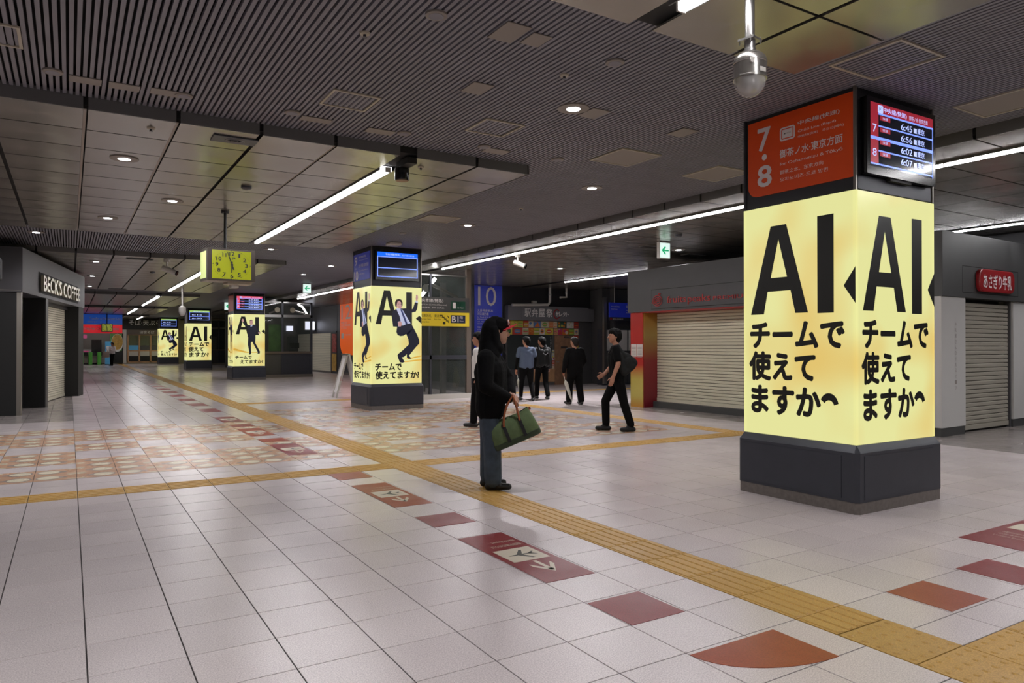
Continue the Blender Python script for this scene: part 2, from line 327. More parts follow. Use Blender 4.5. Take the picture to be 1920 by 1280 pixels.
for i in range(TACT_I+1, 22):
    o = link_mesh('floor_tile', cut1, floor); o.location = (col_x(i), 1.854, 0)
    o = link_mesh('floor_tile', cut2, floor); o.location = (col_x(i), 1.302, 0)
tag(far_t.obj('far_tactile_pavers', M['tact'], floor), kind='stuff')
# peach and cream ring pattern laid into the paving beside the guide path
FL = Frame((0, 0, 0), (1, 0, 0), (0, 1, 0), (0, 0, 1))
inl = MB(); rnd = random.Random(3)
def pat_kind(i, j):
    a = (i//2) % 2; k = (j-18) % 9
    if k in (0, 1): return 'D'
    if k == 2 or k == 8: return None if a == (k == 8) else 'S'
    if k == 3: return 'S'
    if k in (4, 5): return 'D' if a == 0 else None
    return 'D' if a == 1 else None
for i in range(-18, 17):
    for j in range(18, 37):
        if not pat_zone(i, j) or (i, j) in special: continue
        x, y = col_x(i), row_y(j); t = pat_kind(i, j)
        if not t: continue
        def U(a): return x + TPX*(a if i % 2 == 0 else 1-a)
        def el(a, b, ra, rb, e, m): FL.ell(inl, U(a), y+TPY*b, TPX*ra, TPY*rb, e, m, 14)
        FL.rect(inl, x+.003, x+TPX-.003, y+.003, y+TPY-.003, .0006, 0)
        el(.65, .5, .31, .35, .0010, 1); el(.34, .5, .12, .12, .00105, 1); FL.rect(inl, min(U(.30), U(.62)), max(U(.30), U(.62)), y+TPY*.45, y+TPY*.55, .00108, 1)
        el(.66, .5, .26, .25, .0014, 2)
        for b in (.1, .9): el(.12, b, .12, .07, .0014, 2)
tag(inl.obj('ring_pattern_inlay', [M['peach'], M['inlay_grey'], M['inlay_cream']], floor), kind='stuff')
# red floor stickers
def sticker(name, label, x0, x1, y0, y1, m, group=None):
    t = thing(name, label, 'floor sticker', (x0, y0, .0), 0, group)
    MB().box(0, x1-x0, 0, y1-y0, .0003, .0022).obj('vinyl_sheet', m, t); return t
def plane_sign(label, y1, y0, m, words=True):
    x0, x1 = 2.503, 2.878; t = sticker('arrow_sticker', label, x0, x1, y0, y1, m)
    w, L = x1-x0, y1-y0; fr = Frame((w, L, .0022), (-1, 0, 0), (0, -1, 0), (0, 0, 1)); mb = MB()   # read walking towards the camera: u = -X, v = -Y
    fr.rect(mb, w*.1, w*.88, L*.37, L*.62, .0006, 0)
    c = (w*.5, L*.5)
    for pts in ([(-.012, -.07), (.012, -.07), (.014, .05), (0, .085), (-.014, .05)], [(-.014, .025), (-.13, -.03), (-.13, -.05), (-.01, -.01)], [(.014, .025), (.13, -.03), (.13, -.05), (.01, -.01)], [(-.01, -.05), (-.05, -.085), (-.05, -.1), (.0, -.075)], [(.01, -.05), (.05, -.085), (.05, -.1), (0, -.075)]):
        fr.poly(mb, [(c[0]+b*1.2, c[1]-a*.75) for a, b in pts], .001, 1)
    a = [(.5, .86), (.28, .74), (.28, .69), (.46, .78), (.46, .64), (.54, .64), (.54, .78), (.72, .69), (.72, .74)]
    fr.poly(mb, [(w*x, L*y) for x, y in a[:3]+[(.5, .805)]], .0006, 0); fr.poly(mb, [(w*.5, L*.86), (w*.5, L*.805), (w*.72, L*.69), (w*.72, L*.74)], .0006, 0); fr.rect(mb, w*.46, w*.54, L*.64, L*.83, .0006, 0)
    mb.obj('pictogram', [M['cream_v'], M['grey_v']], t)
    if words:
        text('成田空港行のりば', fr, w*.1, L*.27, w*.66, L*.045, M['cream_v'], t, .0006); text('Narita Airport', fr, w*.1, L*.18, w*.5, L*.045, M['cream_v'], t, .0006)
    return t
plane_sign('red floor sticker with airplane pictogram, arrow and small white words, nearest of the row', 4.86, 3.675, M['red'])
plane_sign('orange-red floor sticker with airplane pictogram just left of the hooded person', 7.285, 6.10, M['orange_v'])
plane_sign('red floor sticker with airplane pictogram lying on the ring pattern before the crossing yellow strip', 10.92, 9.73, M['red'])
plane_sign('dull red arrow sticker next beyond the red airplane sticker on the ring pattern', 13.29, 12.1, M['orange_v'], False)
plane_sign('small dull red arrow sticker at the far edge of the ring pattern', 15.72, 14.6, M['red'], False)
for y0, y1, l, m in ((2.885, 3.265, 'plain red square floor sticker between the airplane sticker and the fan-shaped one', 'red'), (5.27, 5.66, 'plain red square floor sticker between two airplane stickers, in front of the hooded person', 'red'), (7.655, 8.07, 'plain orange-red square floor sticker beside the crossing of the yellow strips', 'orange_v'), (11.28, 11.68, 'plain dark red square sticker on the ring pattern beyond the crossing yellow strip', 'orange_v'), (13.65, 14.05, 'small plain red square sticker near the far edge of the ring pattern', 'red')):
    sticker('square_sticker', l, 2.503, 2.88, y0, y1, M[m])
for k in range(12):
    sticker('square_sticker', ['first', 'second', 'third', 'fourth', 'fifth', 'sixth', 'seventh', 'eighth', 'ninth', 'tenth', 'eleventh', 'twelfth'][k]+' small red sticker of the dotted line, counted from ring pattern towards gates', 2.52, 2.9, 17.0+k*1.9, 17.6+k*1.9+.3, M['red'], 'distant red stickers of the dotted line')
t = thing('fan_sticker', 'orange-red fan-shaped floor sticker with one curved edge, at the lower edge beside the dot pavers', 'floor sticker', (3.083, 2.467, 0))
MB().prism([(0, 0, .0003), (-.587, 0, .0003)]+[(-.587*math.cos(a), -.375*math.sin(a), .0003) for a in [k*math.pi/2/16 for k in range(1, 17)]], (0, 0, .002)).obj('vinyl_sheet', M['orange_v'], t)
sticker('square_sticker', 'orange-red square floor sticker with a small white chip, right of the yellow guide path', 4.128, 4.517, 2.119, 2.492, M['orange_v'])
sticker('square_sticker', 'dark red square floor sticker at the right edge below the advertising pillar', 4.95, 5.35, 2.13, 2.517, M['red'])
t = sticker('arrow_sticker', 'large dark red floor sticker with faint lettering and cream square, cut by the right edge', 5.772, 6.96, 2.48, 2.917, M['red'])
fr = Frame((0, 0, .0022), (1, 0, 0), (0, 1, 0), (0, 0, 1)); mb = MB(); fr.rect(mb, .63, .88, .05, .385, .0006); mb.obj('pictogram', M['cream_v'], t)
frs = Frame((.16, .4, .0022), (0, -1, 0), (1, 0, 0), (0, 0, 1))
for k, (w_, s_) in enumerate((('成田空港', .05), ('中央本線特急', .045), ('Limited Express', .045))): text(s_ and w_, frs, .06, .30-k*.08, None, s_*.8, M['cream_v'], t, .0006)

# ------------------------------------------------------------------ ceiling
ceil = bx('ceiling', M['void'], None, -6.2, 24, -9, 76, HS+.07, HS+.25); tag(ceil, 'dark grey station ceiling of slats and dropped metal panels', None, kind='structure')
LX = [-5.27, -4.5, -3.73, -2.96, -2.19, -1.42, -.65, .12, .89, 1.665, 2.44, 3.20]          # left panel columns
LX2 = [3.37, 4.17, 4.91]
LZ = [(-9.0, 3.71), (7.6, 15.75), (19.5, 31.4), (34.4, 43.4), (46.3, 55.4), (58.2, 71.0)]
RX0, RX1 = 8.03, 21.0
def slat_mesh(segs, w=.029):
    mb = MB()
    for a, b in segs: mb.box(0, w, a, b, HS, HS+.035)
    return mb.mesh('slat', M['slat'])
PITCH = .049
near_gap = slat_mesh([(3.71, 7.6)]); long_ = slat_mesh([(-6, 12.0), (12.012, 24.0), (24.012, 72)])
n_sl = 0
for k in range(int((RX0-4.93)/PITCH)):
    o = link_mesh('slat', long_, ceil); o.location.x = 4.94+k*PITCH; n_sl += 1
for k in range(int((4.91+4.2)/PITCH)):
    o = link_mesh('slat', near_gap, ceil); o.location.x = 4.89-k*PITCH; n_sl += 1
mb = MB()
for a, b in ((15.75, 19.5), (31.4, 34.4), (43.4, 46.3), (55.4, 58.2)):
    for k in range(int(9.5/PITCH)): mb.box(4.89-k*PITCH, 4.919-k*PITCH, a, b, HS, HS+.035)
tag(mb.obj('far_slats', M['slat'], ceil), kind='stuff')
panels = []                              # (x0, x1, y0, y1)
sof = MB().obj('dropped_soffit', M['gap'], ceil) if False else None
smb = MB()
for a, b in LZ: smb.box(-6.1, 4.90, a+.03, b-.01, HP+.045, HS+.06)
smb.box(RX0+.03, RX1, -6, 72, HP+.045, HS+.06)
soffit = smb.obj('dropped_soffit', M['gap'], ceil)
for a, b in LZ:
    n = max(1, round((b-a)/.752)); st = (b-a)/n; cols = list(zip(LX[:-1], LX[1:]))+list(zip(LX2[:-1], LX2[1:]))
    for x0, x1 in cols:
        for k in range(n): panels.append((x0+.02, x1-.02, a+k*st+.012, a+(k+1)*st-.012, 1))
RC = [(8.05, 8.66)]+[(8.90+.845*k, 8.90+.845*(k+1)) for k in range(6)]+[(14.23+.92*k, 14.23+.92*(k+1)) for k in range(7)]
for x0, x1 in RC:
    for iy in range(0, 96): panels.append((x0+.008, x1-.008, -3.0+iy*.765+.012, -3.0+iy*.765+.753, 1))
def vis(p):
    q = px_of(((p[0]+p[1])/2, (p[2]+p[3])/2, HP))
    if not q or not (-150 < q[0] < 2070 and -150 < q[1] < 640): return 0
    if px_of((p[0], p[2], HP)) is None: return 0
    return 1/q[2]**3
panels.sort(key=lambda p: -vis(p)); rest = MB(); shared = {}
for k, p in enumerate(panels):
    if k < 290 and vis(p) > 0:
        key = (round(p[1]-p[0], 3), round(p[3]-p[2], 3))
        if key not in shared: shared[key] = MB().box(0, key[0], 0, key[1], HP, HP+.014).mesh('ceiling_panel', M['panel'])
        o = link_mesh('ceiling_panel', shared[key], soffit); o.location = (p[0], p[2], 0)
    else: rest.box(p[0], p[1], p[2], p[3], HP, HP+.014)
tag(rest.obj('far_ceiling_panels', M['panel'], soffit), kind='stuff')
# fascia boards round the dropped panels
for z, (a, b) in enumerate(LZ[1:]):
    xs = LX+[3.37]+LX2[1:]
    for x0, x1 in zip(xs[:-1], xs[1:]):
        if x1-x0 > .3: bx('fascia_board', M['fascia'], soffit, x0+.02, x1-.02, a, a+.02, HP-.002, HS+.03)
    bx('fascia_edge', M['fascia'], soffit, 4.90, 4.915, a, b, HP, HS+.05)
for iy in range(0, 60):
    y0 = -3.0+iy*.765; bx('fascia_board', M['fascia'], soffit, RX0, RX0+.02, y0+.02, y0+.745, HP-.002, HS+.03)
rl = MB()
for x in (.12, .89, 2.44): rl.box(x-.018, x+.006, 7.64, 15.7, HP+.004, HP+.011)
rl.obj('joint_rail', M['railm'], soffit)
bx('end_board', M['fascia'], soffit, RX0, RX1, 71.5, 71.55, HP, HS)

# ------------------------------------------------------------------ outer walls
for n, a in (('wall_left', (-6.2, -6.1, -9, 76, 0, HS)), ('wall_right', (23.9, 24, -9, 76, 0, HS)), ('wall_rear', (-6.2, 24, -9.1, -9, 0, HS)), ('wall_far', (-6.2, 24, 75.9, 76, 0, HS))):
    tag(bx(n, M['wallg'], None, *a), 'dark grey outer wall of the concourse', None, kind='structure')

# ------------------------------------------------------------------ tube lights
def strip(label, X, y0, y1, z=3.603, w=.045, body=.12, top=HP+.044, side=.05):
    low = min(HP-.003, z-.01)
    t = thing('tube_light', label, 'light', (X, y0, 0), 0); L = y1-y0
    mb = MB(); mb.box(-body/2-side, -body/2-side+.01, 0, L, low, top); mb.box(body/2-.010, body/2, 0, L, low, top); mb.box(-body/2-side, body/2, 0, L, top-.008, top)
    mb.obj('housing', M['fascia'], t)
    n = max(1, round(L/1.2)); me = MB().box(-w/2, w/2, .012, L/n-.012, z-.022, z+.032).mesh('tube', M['tube']); cl = MB().box(-w/2-.012, w/2+.012, -.008, .008, z-.026, z+.034).mesh('clip', M['offwhite'])
    for k in range(n):
        o = link_mesh('tube', me, t); o.location.y = k*L/n
    for k in range(n+1):
        o = link_mesh('clip', cl, t); o.location.y = k*L/n
strip('long tube light hung under the large panel ceiling, ending at the black speaker', 3.31, 8.3, 15.6)
strip('tube light at the top edge, nearest, above the domed camera', 3.31, -5.5, 3.34)
strip('tube light running behind the yellow clock', 3.31, 19.9, 31.0)
strip('third tube light of the left row, beyond the clock', 3.31, 35, 43)
strip('farthest visible tube light of the left row, above the noodle shop', 3.31, 47.2, 54.5)
strip('very long tube light right of the columns, passing behind the nearest advertising pillar', 8.83, -4.0, 18.1)
strip('tube light over the glazed stair house behind the second pillar', 8.83, 21.3, 33.0)
strip('added far tube light brightening the gates behind the blue and red transfer board', 1.6, 59.5, 65.0, z=3.565, top=HP-.001, side=0)  # added lamp, put in to brighten the gates at the far end
strip('added far tube light brightening the front of the noodle shop', 4.5, 58.8, 63.5, z=3.565, top=HP-.001, side=0)  # second added lamp, lifts the dark noodle shop front
strip('short far tube light above the glass ticket office', 8.83, 37, 44)
strip('tube light over the lunch box shop, left of the fruit shop fascia', 14.16, 15.6, 19.7)
strip('tube light above the milk shop at the right edge', 14.16, 1.0, 7.6)

# ------------------------------------------------------------------ ceiling fixtures
def downlight(label, px, py, z, ring=.15, power=DOWN, group=None):
    p = pz(px, py, z); t = thing('downlight', label, 'downlight', (p.x, p.y, 0), 0, group)
    MB().lathe([(ring, z+.004), (ring, z-.008), (.068, z-.010), (.068, z+.004)], 28).obj('ring', M['plate'], t, True)
    MB().lathe([(.064, z-.006), (.064, z-.012), (.03, z-.015)], 20).obj('lamp', M['down'], t, True)
    d = bpy.data.lights.new('downlight_beam', 'SPOT'); d.energy = power; d.spot_size = 2.5; d.spot_blend = .8; d.shadow_soft_size = .06; d.color = (1, .97, .99)
    l = bpy.data.objects.new('downlight_beam', d); COL.objects.link(l); l.parent = t; l.location = (0, 0, z-.03)
PS, PP = HS-.002, HP-.002
for l, x, y, z in (('round downlight in the slats with a wide ring and plate beside it', 1075, 203, PS), ('round downlight in the slats beyond the blank ceiling hatches', 1110, 352, PS), ('small round downlight in the slats near the nearer light line end', 877, 422, PS), ('round downlight in the slats between clock and second pillar', 508, 467, PS), ('small downlight in the slats right of the clock', 621, 498, PS), ('small downlight in the slats above the green exit sign by the clock', 569, 514, PS),
                   ('downlight with a ring in the nearest left ceiling panel', 233, 297, PP), ('downlight in the ceiling panels left of the clock rod', 323, 376, PP), ('downlight in the ceiling panels above the coffee shop', 202, 408, PP), ('downlight in the slat band at the left edge over the coffee shop', 68, 435, PS), ('first of three downlights in a row right of the coffee shop sign', 180, 490, PP), ('middle of three downlights in a row right of the coffee shop sign', 173, 517, PP), ('last of three downlights in a row right of the coffee shop sign', 168, 536, PP),
                   ('downlight in the right panels beside the left-arrow exit sign', 1272, 468, PP), ('downlight in the right panels above the lunch box shop', 1050, 503, PP)):
    downlight(l, x, y, z, power=DOWN*{1050: 6.5, 1272: 1.8, 569: 2}.get(x, 1))
for x, y, z in ((0.5, 1.6, HP), (-2.5, 3.0, HP), (12.2, 3.2, HP), (10.0, 1.0, HP), (15.5, 4.2, HP), (6.4, .2, HS), (6.4, -3.5, HS), (-2.5, -3, HP)):      # added spots out of view, no lamp bodies, to brighten floor and shops
    d = bpy.data.lights.new('downlight_beam', 'SPOT'); d.energy = DOWN; d.spot_size = 2.5; d.spot_blend = .8; d.shadow_soft_size = .06; l = bpy.data.objects.new('downlight_beam', d); COL.objects.link(l); l.location = (x, y, z-.03)
for y0, L in ((-6, 9.3), (7.8, 7.8)):      # added unseen area lights left of the frame, brightening the near left floor
    d = bpy.data.lights.new('added_fill_row', 'AREA'); d.shape = 'RECTANGLE'; d.size = .07; d.size_y = L; d.energy = SIDE*L; l = bpy.data.objects.new('added_fill_row', d); COL.objects.link(l); l.location = (-3.6, y0+L/2, 3.52)
def rect_of(pts, z):
    q = [pz(x, y, z) for x, y in pts]; return min(p.x for p in q), max(p.x for p in q), min(p.y for p in q), max(p.y for p in q)
def hatch(label, pts, blank, z=PS):
    x0, x1, y0, y1 = rect_of(pts, z); t = thing('ceiling_hatch', label, 'ceiling hatch', (x0, y0, 0)); w, d = x1-x0, y1-y0; b = .022
    for a in ((0, w, 0, b), (0, w, d-b, d), (0, b, b, d-b), (w-b, w, b, d-b)): bx('frame_bar', M['frame'], t, *a, z-.012, z+.002)
    if blank: bx('cover', M['plate'], t, b, w-b, b, d-b, z-.006, z+.001)
    else:
        mb = MB()
        for k in range(int((w-2*b)/PITCH)): mb.box(b+.01+k*PITCH, b+.039+k*PITCH, b, d-b, z-.004, z+.001)
        mb.obj('cover_slats', M['slat'], t)
hatch('square ceiling hatch frame at the left edge of the slats', [(-30, 46), (36.7, 50), (43.4, 90)], False)
hatch('square ceiling hatch frame in the slats above the long tube light', [(599, 192), (627, 166), (715, 183), (683, 208)], False)
hatch('square ceiling hatch frame right of the black speaker cylinder', [(872.5, 242.5), (911.8, 220.8), (981.8, 235), (941, 255.8)], False)
hatch('blank ceiling hatch in the middle of the slats', [(1108.6, 297.8), (1168, 276.8), (1238.6, 290.8), (1175.3, 310.8)], True)
hatch('blank ceiling hatch left of the orange platform sign', [(1286.7, 328.5), (1348, 310), (1391.7, 322), (1340, 339.5)], True)
hatch('large ceiling hatch frame right above the nearest advertising pillar', [(1555, 122), (1690, 71), (1772, 104), (1636, 147)], False)
hatch('blank ceiling hatch at the right edge beyond the departure screen', [(1786, 200), (1920, 164), (1847.5, 218.7)], True)
hatch('small blank ceiling hatch over the second advertising pillar', [(781.6, 411.4), (809, 402.8), (862.4, 408), (836.6, 417.3)], True)
def disc(label, x, y, z=PS, r=.075):
    p = pz(x, y, z); t = thing('ceiling_speaker', label, 'speaker', (p.x, p.y, 0)); MB().lathe([(r, z+.002), (r, z-.012), (r*.9, z-.016)], 24).obj('cover', M['plate'], t, True)
    MB().lathe([(r*.7, z-.0155), (r*.7, z-.0175)], 20).obj('grille', M['slat'], t)
for l, x, y in (('round ceiling speaker cover near the top edge', 818, 27), ('round ceiling speaker cover left of the domed camera', 1153, 116), ('round ceiling speaker cover at the left above the ceiling fascia', 99, 133), ('round ceiling speaker cover second from the left above the fascia', 345, 178), ('round ceiling speaker cover below the hatch frame above the tube light', 548, 210), ('round ceiling speaker cover just above the black speaker cylinder', 758, 249), ('round ceiling speaker cover beyond the black speaker cylinder', 908, 274), ('tiny round ceiling cover left of the blank middle hatch', 1045, 298)): disc(l, x, y)
def plate(label, x, y, w=.3, d=.16, z=PS):
    p = pz(x, y, z); bxo = MB().box(-w/2, w/2, -d/2, d/2, z-.008, z+.001, ch=.002).obj('ceiling_plate', M['plate']); bxo.location = (p.x, p.y, 0); tag(bxo, label, 'cover plate')
for l, x, y, w, d in (('flat grey cover plate across the slats, leftmost by the fascia', 160, 150, .24, .16), ('flat grey cover plate across the slats, second from left by the fascia', 233, 162, .24, .16), ('flat grey cover plate touching a round speaker near the fascia', 310, 173, .24, .16), ('large flat grey cover plate near the top middle of the slats', 955, 60, .2, .3), ('smaller flat grey cover plate beside the large one near the top', 1005, 74, .16, .2), ('flat grey cover plate alone in the middle of the slats', 895, 165, .2, .26), ('flat grey plate overlapping the ring of the big downlight', 1113, 212, .2, .26), ('flat grey cover plate right of the big downlight', 1280, 248, .22, .26), ('flat grey plate above the fascia over the clock', 592, 224, .3, .14), ('flat grey plate above the fascia left of the black speaker', 712, 246, .3, .16), ('flat grey plate above the fascia right of the black speaker', 930, 283, .3, .18)): plate(l, x, y, w, d)
def nozzle(label, x, y, z=PS):
    p = pz(x, y, z); t = thing('sprinkler', label, 'sprinkler', (p.x, p.y, 0)); MB().lathe([(.04, z+.002), (.036, z-.01), (.02, z-.012)], 16).obj('rosette', M['frame'], t, True); MB().lathe([(.012, z-.01), (.012, z-.03), (.018, z-.032)], 12).obj('nozzle', M['dark'], t, True)
for l, x, y, z in (('small round sprinkler in the slats left of the domed camera', 1058, 141, PS), ('small round sprinkler in the first left ceiling panel', 283, 240, PP), ('small round sprinkler right of the black speaker cylinder', 789, 313, PP), ('tiny dark sprinkler in the upper slats', 684, 62, PS), ('tiny sprinkler in the slats left of the right light line', 977, 391, PS)): nozzle(l, x, y, z)
# air vents, detector
p = pz(440, 262, PP); t = thing('air_vent', 'square grey air vent in the left ceiling panels', 'vent', (p.x, p.y, 0))
bx('frame', M['dark'], t, -.22, .22, -.12, .12, PP-.012, PP+.001, ch=.003)
for k in range(3): MB().lathe([(.1-.03*k, PP-.012), (.095-.03*k, PP-.018), (.085-.03*k, PP-.013)], 20).obj('diffuser_ring', M['fascia'], t, True)
for l, x, y in (('round smoke detector in the ceiling panels above the clock', 462, 350), ('small round detector near the coffee shop ceiling', 286, 510), ('dark round speaker in the right panels beside the exit sign', 1272, 440)):
    p = pz(x, y, PP); t = thing('smoke_detector', l, 'detector', (p.x, p.y, 0)); MB().lathe([(.07, PP+.001), (.07, PP-.02), (.05, PP-.035)], 20).obj('body', M['dark'], t, True); MB().lathe([(.03, PP-.034), (.025, PP-.042)], 14).obj('sensor', M['fascia'], t, True)
for l, x, y in (('long dark slot vent in the panels left of the hung camera', 262, 485), ('dark slot vent in the far panels', 220, 541), ('dark slot vent beside the fruit shop ceiling downlight', 1223, 463), ('dark wide vent above the fruit shop fascia', 1300, 478)):
    p = pz(x, y, PP); t = thing('slot_vent', l, 'vent', (p.x, p.y, 0)); bx('frame', M['fascia'], t, -.3, .3, -.12, .12, PP-.01, PP+.001)
    for k in range(3): bx('louvre', M['gap'], t, -.28, .28, -.1+k*.07, -.055+k*.07, PP-.014, PP-.004)
# black cylinder speaker at the end of the tube light
t = thing('cylinder_speaker', 'black cylindrical speaker under the end of the long tube light', 'speaker', (3.36, 7.98, 0))
MB().lathe([(.085, 3.56), (.085, 3.43), (.08, 3.42)], 28).obj('body', M['black'], t, True); MB().lathe([(.074, 3.421), (.074, 3.414)], 24).obj('grille', M['wood'], t)
bx('bracket', M['blackm'], t, -.06, .06, -.3, .02, 3.56, HP+.02)
# white box and small disc over the second pillar
p = pz(738, 455, PS); t = thing('wireless_box', 'white rounded box on the ceiling above the second pillar screen', 'access point', (p.x, p.y, 0)); bx('body', M['offwhite'], t, -.14, .14, -.14, .14, PS-.06, PS+.001, ch=.02); bx('base', M['frame'], t, -.1, .1, -.1, .1, PS-.07, PS-.055)
disc('small round ceiling cover beside the white box over the second pillar', 755, 437)

# ------------------------------------------------------------------ exit signs
def exit_sign(label, x, y, w=.30, h=.33, z=PP, side=1):
    p = pz(x, y, z); t = thing('exit_sign', label, 'exit sign', (p.x, p.y, 0)); fr = Frame((-w/2, -.045, z-h-.02), (1, 0, 0), (0, 0, 1), (0, -1, 0))
    bx('box', M['offwhite'], t, -w/2, w/2, -.04, .04, z-h-.02, z-.01, ch=.006); bx('hanger', M['offwhite'], t, -.05, .05, -.02, .02, z-.012, z+.004)
    mb = MB(); fr.rect(mb, .012, w-.012, .012, h-.012, .0, 0); mb.obj('lit_face', M['exitw'], t)
    mb = MB(); a = [(.18, .5), (.5, .2), (.58, .28), (.42, .45), (.82, .45), (.82, .55), (.42, .55), (.58, .72), (.5, .8)]
    fr.poly(mb, [(w*.18, h*.5), (w*.5, h*.22), (w*.58, h*.30), (w*.38, h*.5)], .003); fr.poly(mb, [(w*.18, h*.5), (w*.38, h*.5), (w*.58, h*.70), (w*.5, h*.78)], .003); fr.rect(mb, w*.3, w*.84, h*.45, h*.55, .003)
    mb.obj('arrow', M['exitg'], t)
exit_sign('hung green exit sign with left arrow above the fruit shop', 1244, 453)
exit_sign('small hung green exit sign with left arrow right of the clock', 575, 531, z=PS)
exit_sign('tiny hung exit sign beside the third pillar header', 428, 566, .4, .4, z=PS)

# ------------------------------------------------------------------ surveillance cameras
d0 = 4.4; q = Vector((0, 0, EYE))+_ray(1406, 100)*d0; cx, cy = q.x, q.y
def zz(py, d=d0): return EYE + d*(_ray(1406, py).z)
k_ = d0/FPX
t = thing('dome_camera', 'silver dome surveillance camera on a ceiling pole, in front of the slats', 'camera', (cx, cy, 0))
MB().tube([(0, 0, zz(80)), (0, 0, HP+.005)], 8.8*k_, 16).obj('pole', M['steel'], t, True)
MB().lathe([(.06, HP), (.06, HP-.02)], 20).obj('ceiling_flange', M['steel'], t)
fl = bx('mount_plate', M['steel'], t, -16*k_, 16*k_, -16*k_, 16*k_, zz(78), zz(74)); fl.rotation_euler = (0, 0, .2)
for sx in (-1, 1):
    for sy in (-1, 1): MB().tube([(sx*13*k_, sy*13*k_, zz(84)), (sx*13*k_, sy*13*k_, zz(71))], .004, 6).obj('bolt', M['steel'], t)
MB().lathe([(10*k_, zz(78)), (10*k_, zz(92)), (11*k_, zz(93)), (11*k_, zz(98))], 20).obj('neck', M['steel'], t, True)
MB().lathe([(11*k_, zz(97)), (20*k_, zz(101)), (28.5*k_, zz(109)), (31*k_, zz(117)), (31*k_, zz(120)), (30*k_, zz(121)), (30*k_, zz(146)), (31*k_, zz(147)), (31*k_, zz(150)), (28*k_, zz(150))], 36).obj('housing', M['chrome'], t, True)
MB().lathe([(29*k_, zz(150))]+[(29*k_*math.cos(a), zz(150)-(zz(150)-zz(183))*math.sin(a)) for a in [i*math.pi/2/9 for i in range(1, 9)]]+[(.002, zz(183))], 36).obj('clear_dome', M['dome'], t, True)
MB().lathe([(.002, zz(150)), (17*k_, zz(152)), (18*k_, zz(160)), (13*k_, zz(171)), (.004, zz(175))], 24).obj('lens_module', M['steel'], t, True)
b = bx('label_plate', M['offwhite'], t, -7*k_, 7*k_, -30.6*k_, -29*k_, zz(143), zz(135)); b.rotation_euler = (0, 0, .0)
MB().lathe([(5*k_, 0), (5*k_, .006)], 14, ax='y', o=(-22*k_, -24.5*k_, zz(124))).obj('screw_cap', M['offwhite'], t)
def bullet(label, x, y, z=PP, s=1., yaw=.6):
    p = pz(x, y, z); t = thing('bullet_camera', label, 'camera', (p.x, p.y, 0), yaw)
    MB().lathe([(.06*s, z+.001), (.06*s, z-.04*s)], 18).obj('base', M['offwhite'], t, True)
    MB().tube([(0, 0, z-.03*s), (0, 0, z-.12*s), (.03*s, 0, z-.16*s)], .02*s, 10).obj('arm', M['offwhite'], t, True)
    MB().tube([(-.08*s, 0, z-.15*s), (.17*s, 0, z-.25*s)], .055*s, 14).obj('body', M['offwhite'], t, True)
    MB().tube([(.165*s, 0, z-.248*s), (.19*s, 0, z-.258*s)], .05*s, 14).obj('lens', M['black'], t)
bullet('white bullet camera under the long right tube light', 971, 478, PP, 1.1, -1.0)
bullet('white bullet camera in the far panels left of the clock', 313, 487, PP, 1.3, -.4)
p = pz(342, 541, PP); t = thing('pole_camera', 'white round camera on a long ceiling pole left of the fourth pillar', 'camera', (p.x, p.y, 0))
zb = pY(343, 587, p.y).z; MB().tube([(0, 0, HP), (0, 0, zb+.25)], .03, 10).obj('pole', M['offwhite'], t, True); MB().lathe([(.04, zb+.28), (.12, zb+.22), (.13, zb+.05), (.08, zb-.08), (.01, zb-.12)], 18).obj('housing', M['offwhite'], t, True)

# ------------------------------------------------------------------ station clock
cd = 11.2
d = _ray(388, 470); t0 = cd/d.dot(_F); q = Vector((0, 0, EYE))+d*t0; CR = .115
t = thing('station_clock', 'large box clock with lit yellow-green faces hanging on a rod', 'clock', (q.x, q.y, 0), CR)
cu_, cv_ = Vector((math.cos(CR), math.sin(CR), 0)), Vector((-math.sin(CR), math.cos(CR), 0)); Q0 = Vector((q.x, q.y, 3))
u = next(k*.005 for k in range(40, 400) if px_of(Q0+cu_*(k*.005))[0] >= 478.5); dp = next(k*.005 for k in range(20, 300) if px_of(Q0+cv_*(k*.005))[0] <= 375.5)
zt = EYE+cd*_ray(388, 463).z; zb = EYE+cd*_ray(388, 525).z; hgt = zt-zb
bx('case', M['alu'], t, 0, u, 0, dp, zb, zt, ch=.012)
fr = Frame((0, -.004, zb), (1, 0, 0), (0, 0, 1), (0, -1, 0))
bx('front_frame', M['bronze'], t, .004, u-.004, -.012, .01, zb+.006, zt-.006)
fr.o.y = -.016
mb = MB(); fr.rect(mb, .075*u/.8, u-.075*u/.8, .035, hgt-.03, 0); mb.obj('dial', M['clockf'], t)
sf = Frame((-.003, dp, zb), (0, -1, 0), (0, 0, 1), (-1, 0, 0)); mb = MB(); sf.rect(mb, .03, dp-.03, .04, hgt-.05, .001); mb.obj('side_panel', M['clocks'], t)
ca, cb = u/2, hgt*.505; ra, rb = u*.385, hgt*.43; hm = MB()
for k in range(60):
    a = math.pi/2-k*math.pi/30; r = .006 if k % 5 == 0 else .0028; fr.ell(hm, ca+ra*1.0*math.cos(a), cb+rb*1.0*math.sin(a), r*1.2, r*1.2, .001, 0, 8)
hm.obj('minute_dots', M['ink'], t)
for k in range(1, 13):
    a = math.pi/2-k*math.pi/6; w = {1: .02, 10: .075, 11: .055, 12: .075}.get(k, .045); text(str(k), fr, ca+ra*.80*math.cos(a)-w/2, cb+rb*.80*math.sin(a)-.03, w, .058, M['ink'], t, .001, .02, name='numeral')
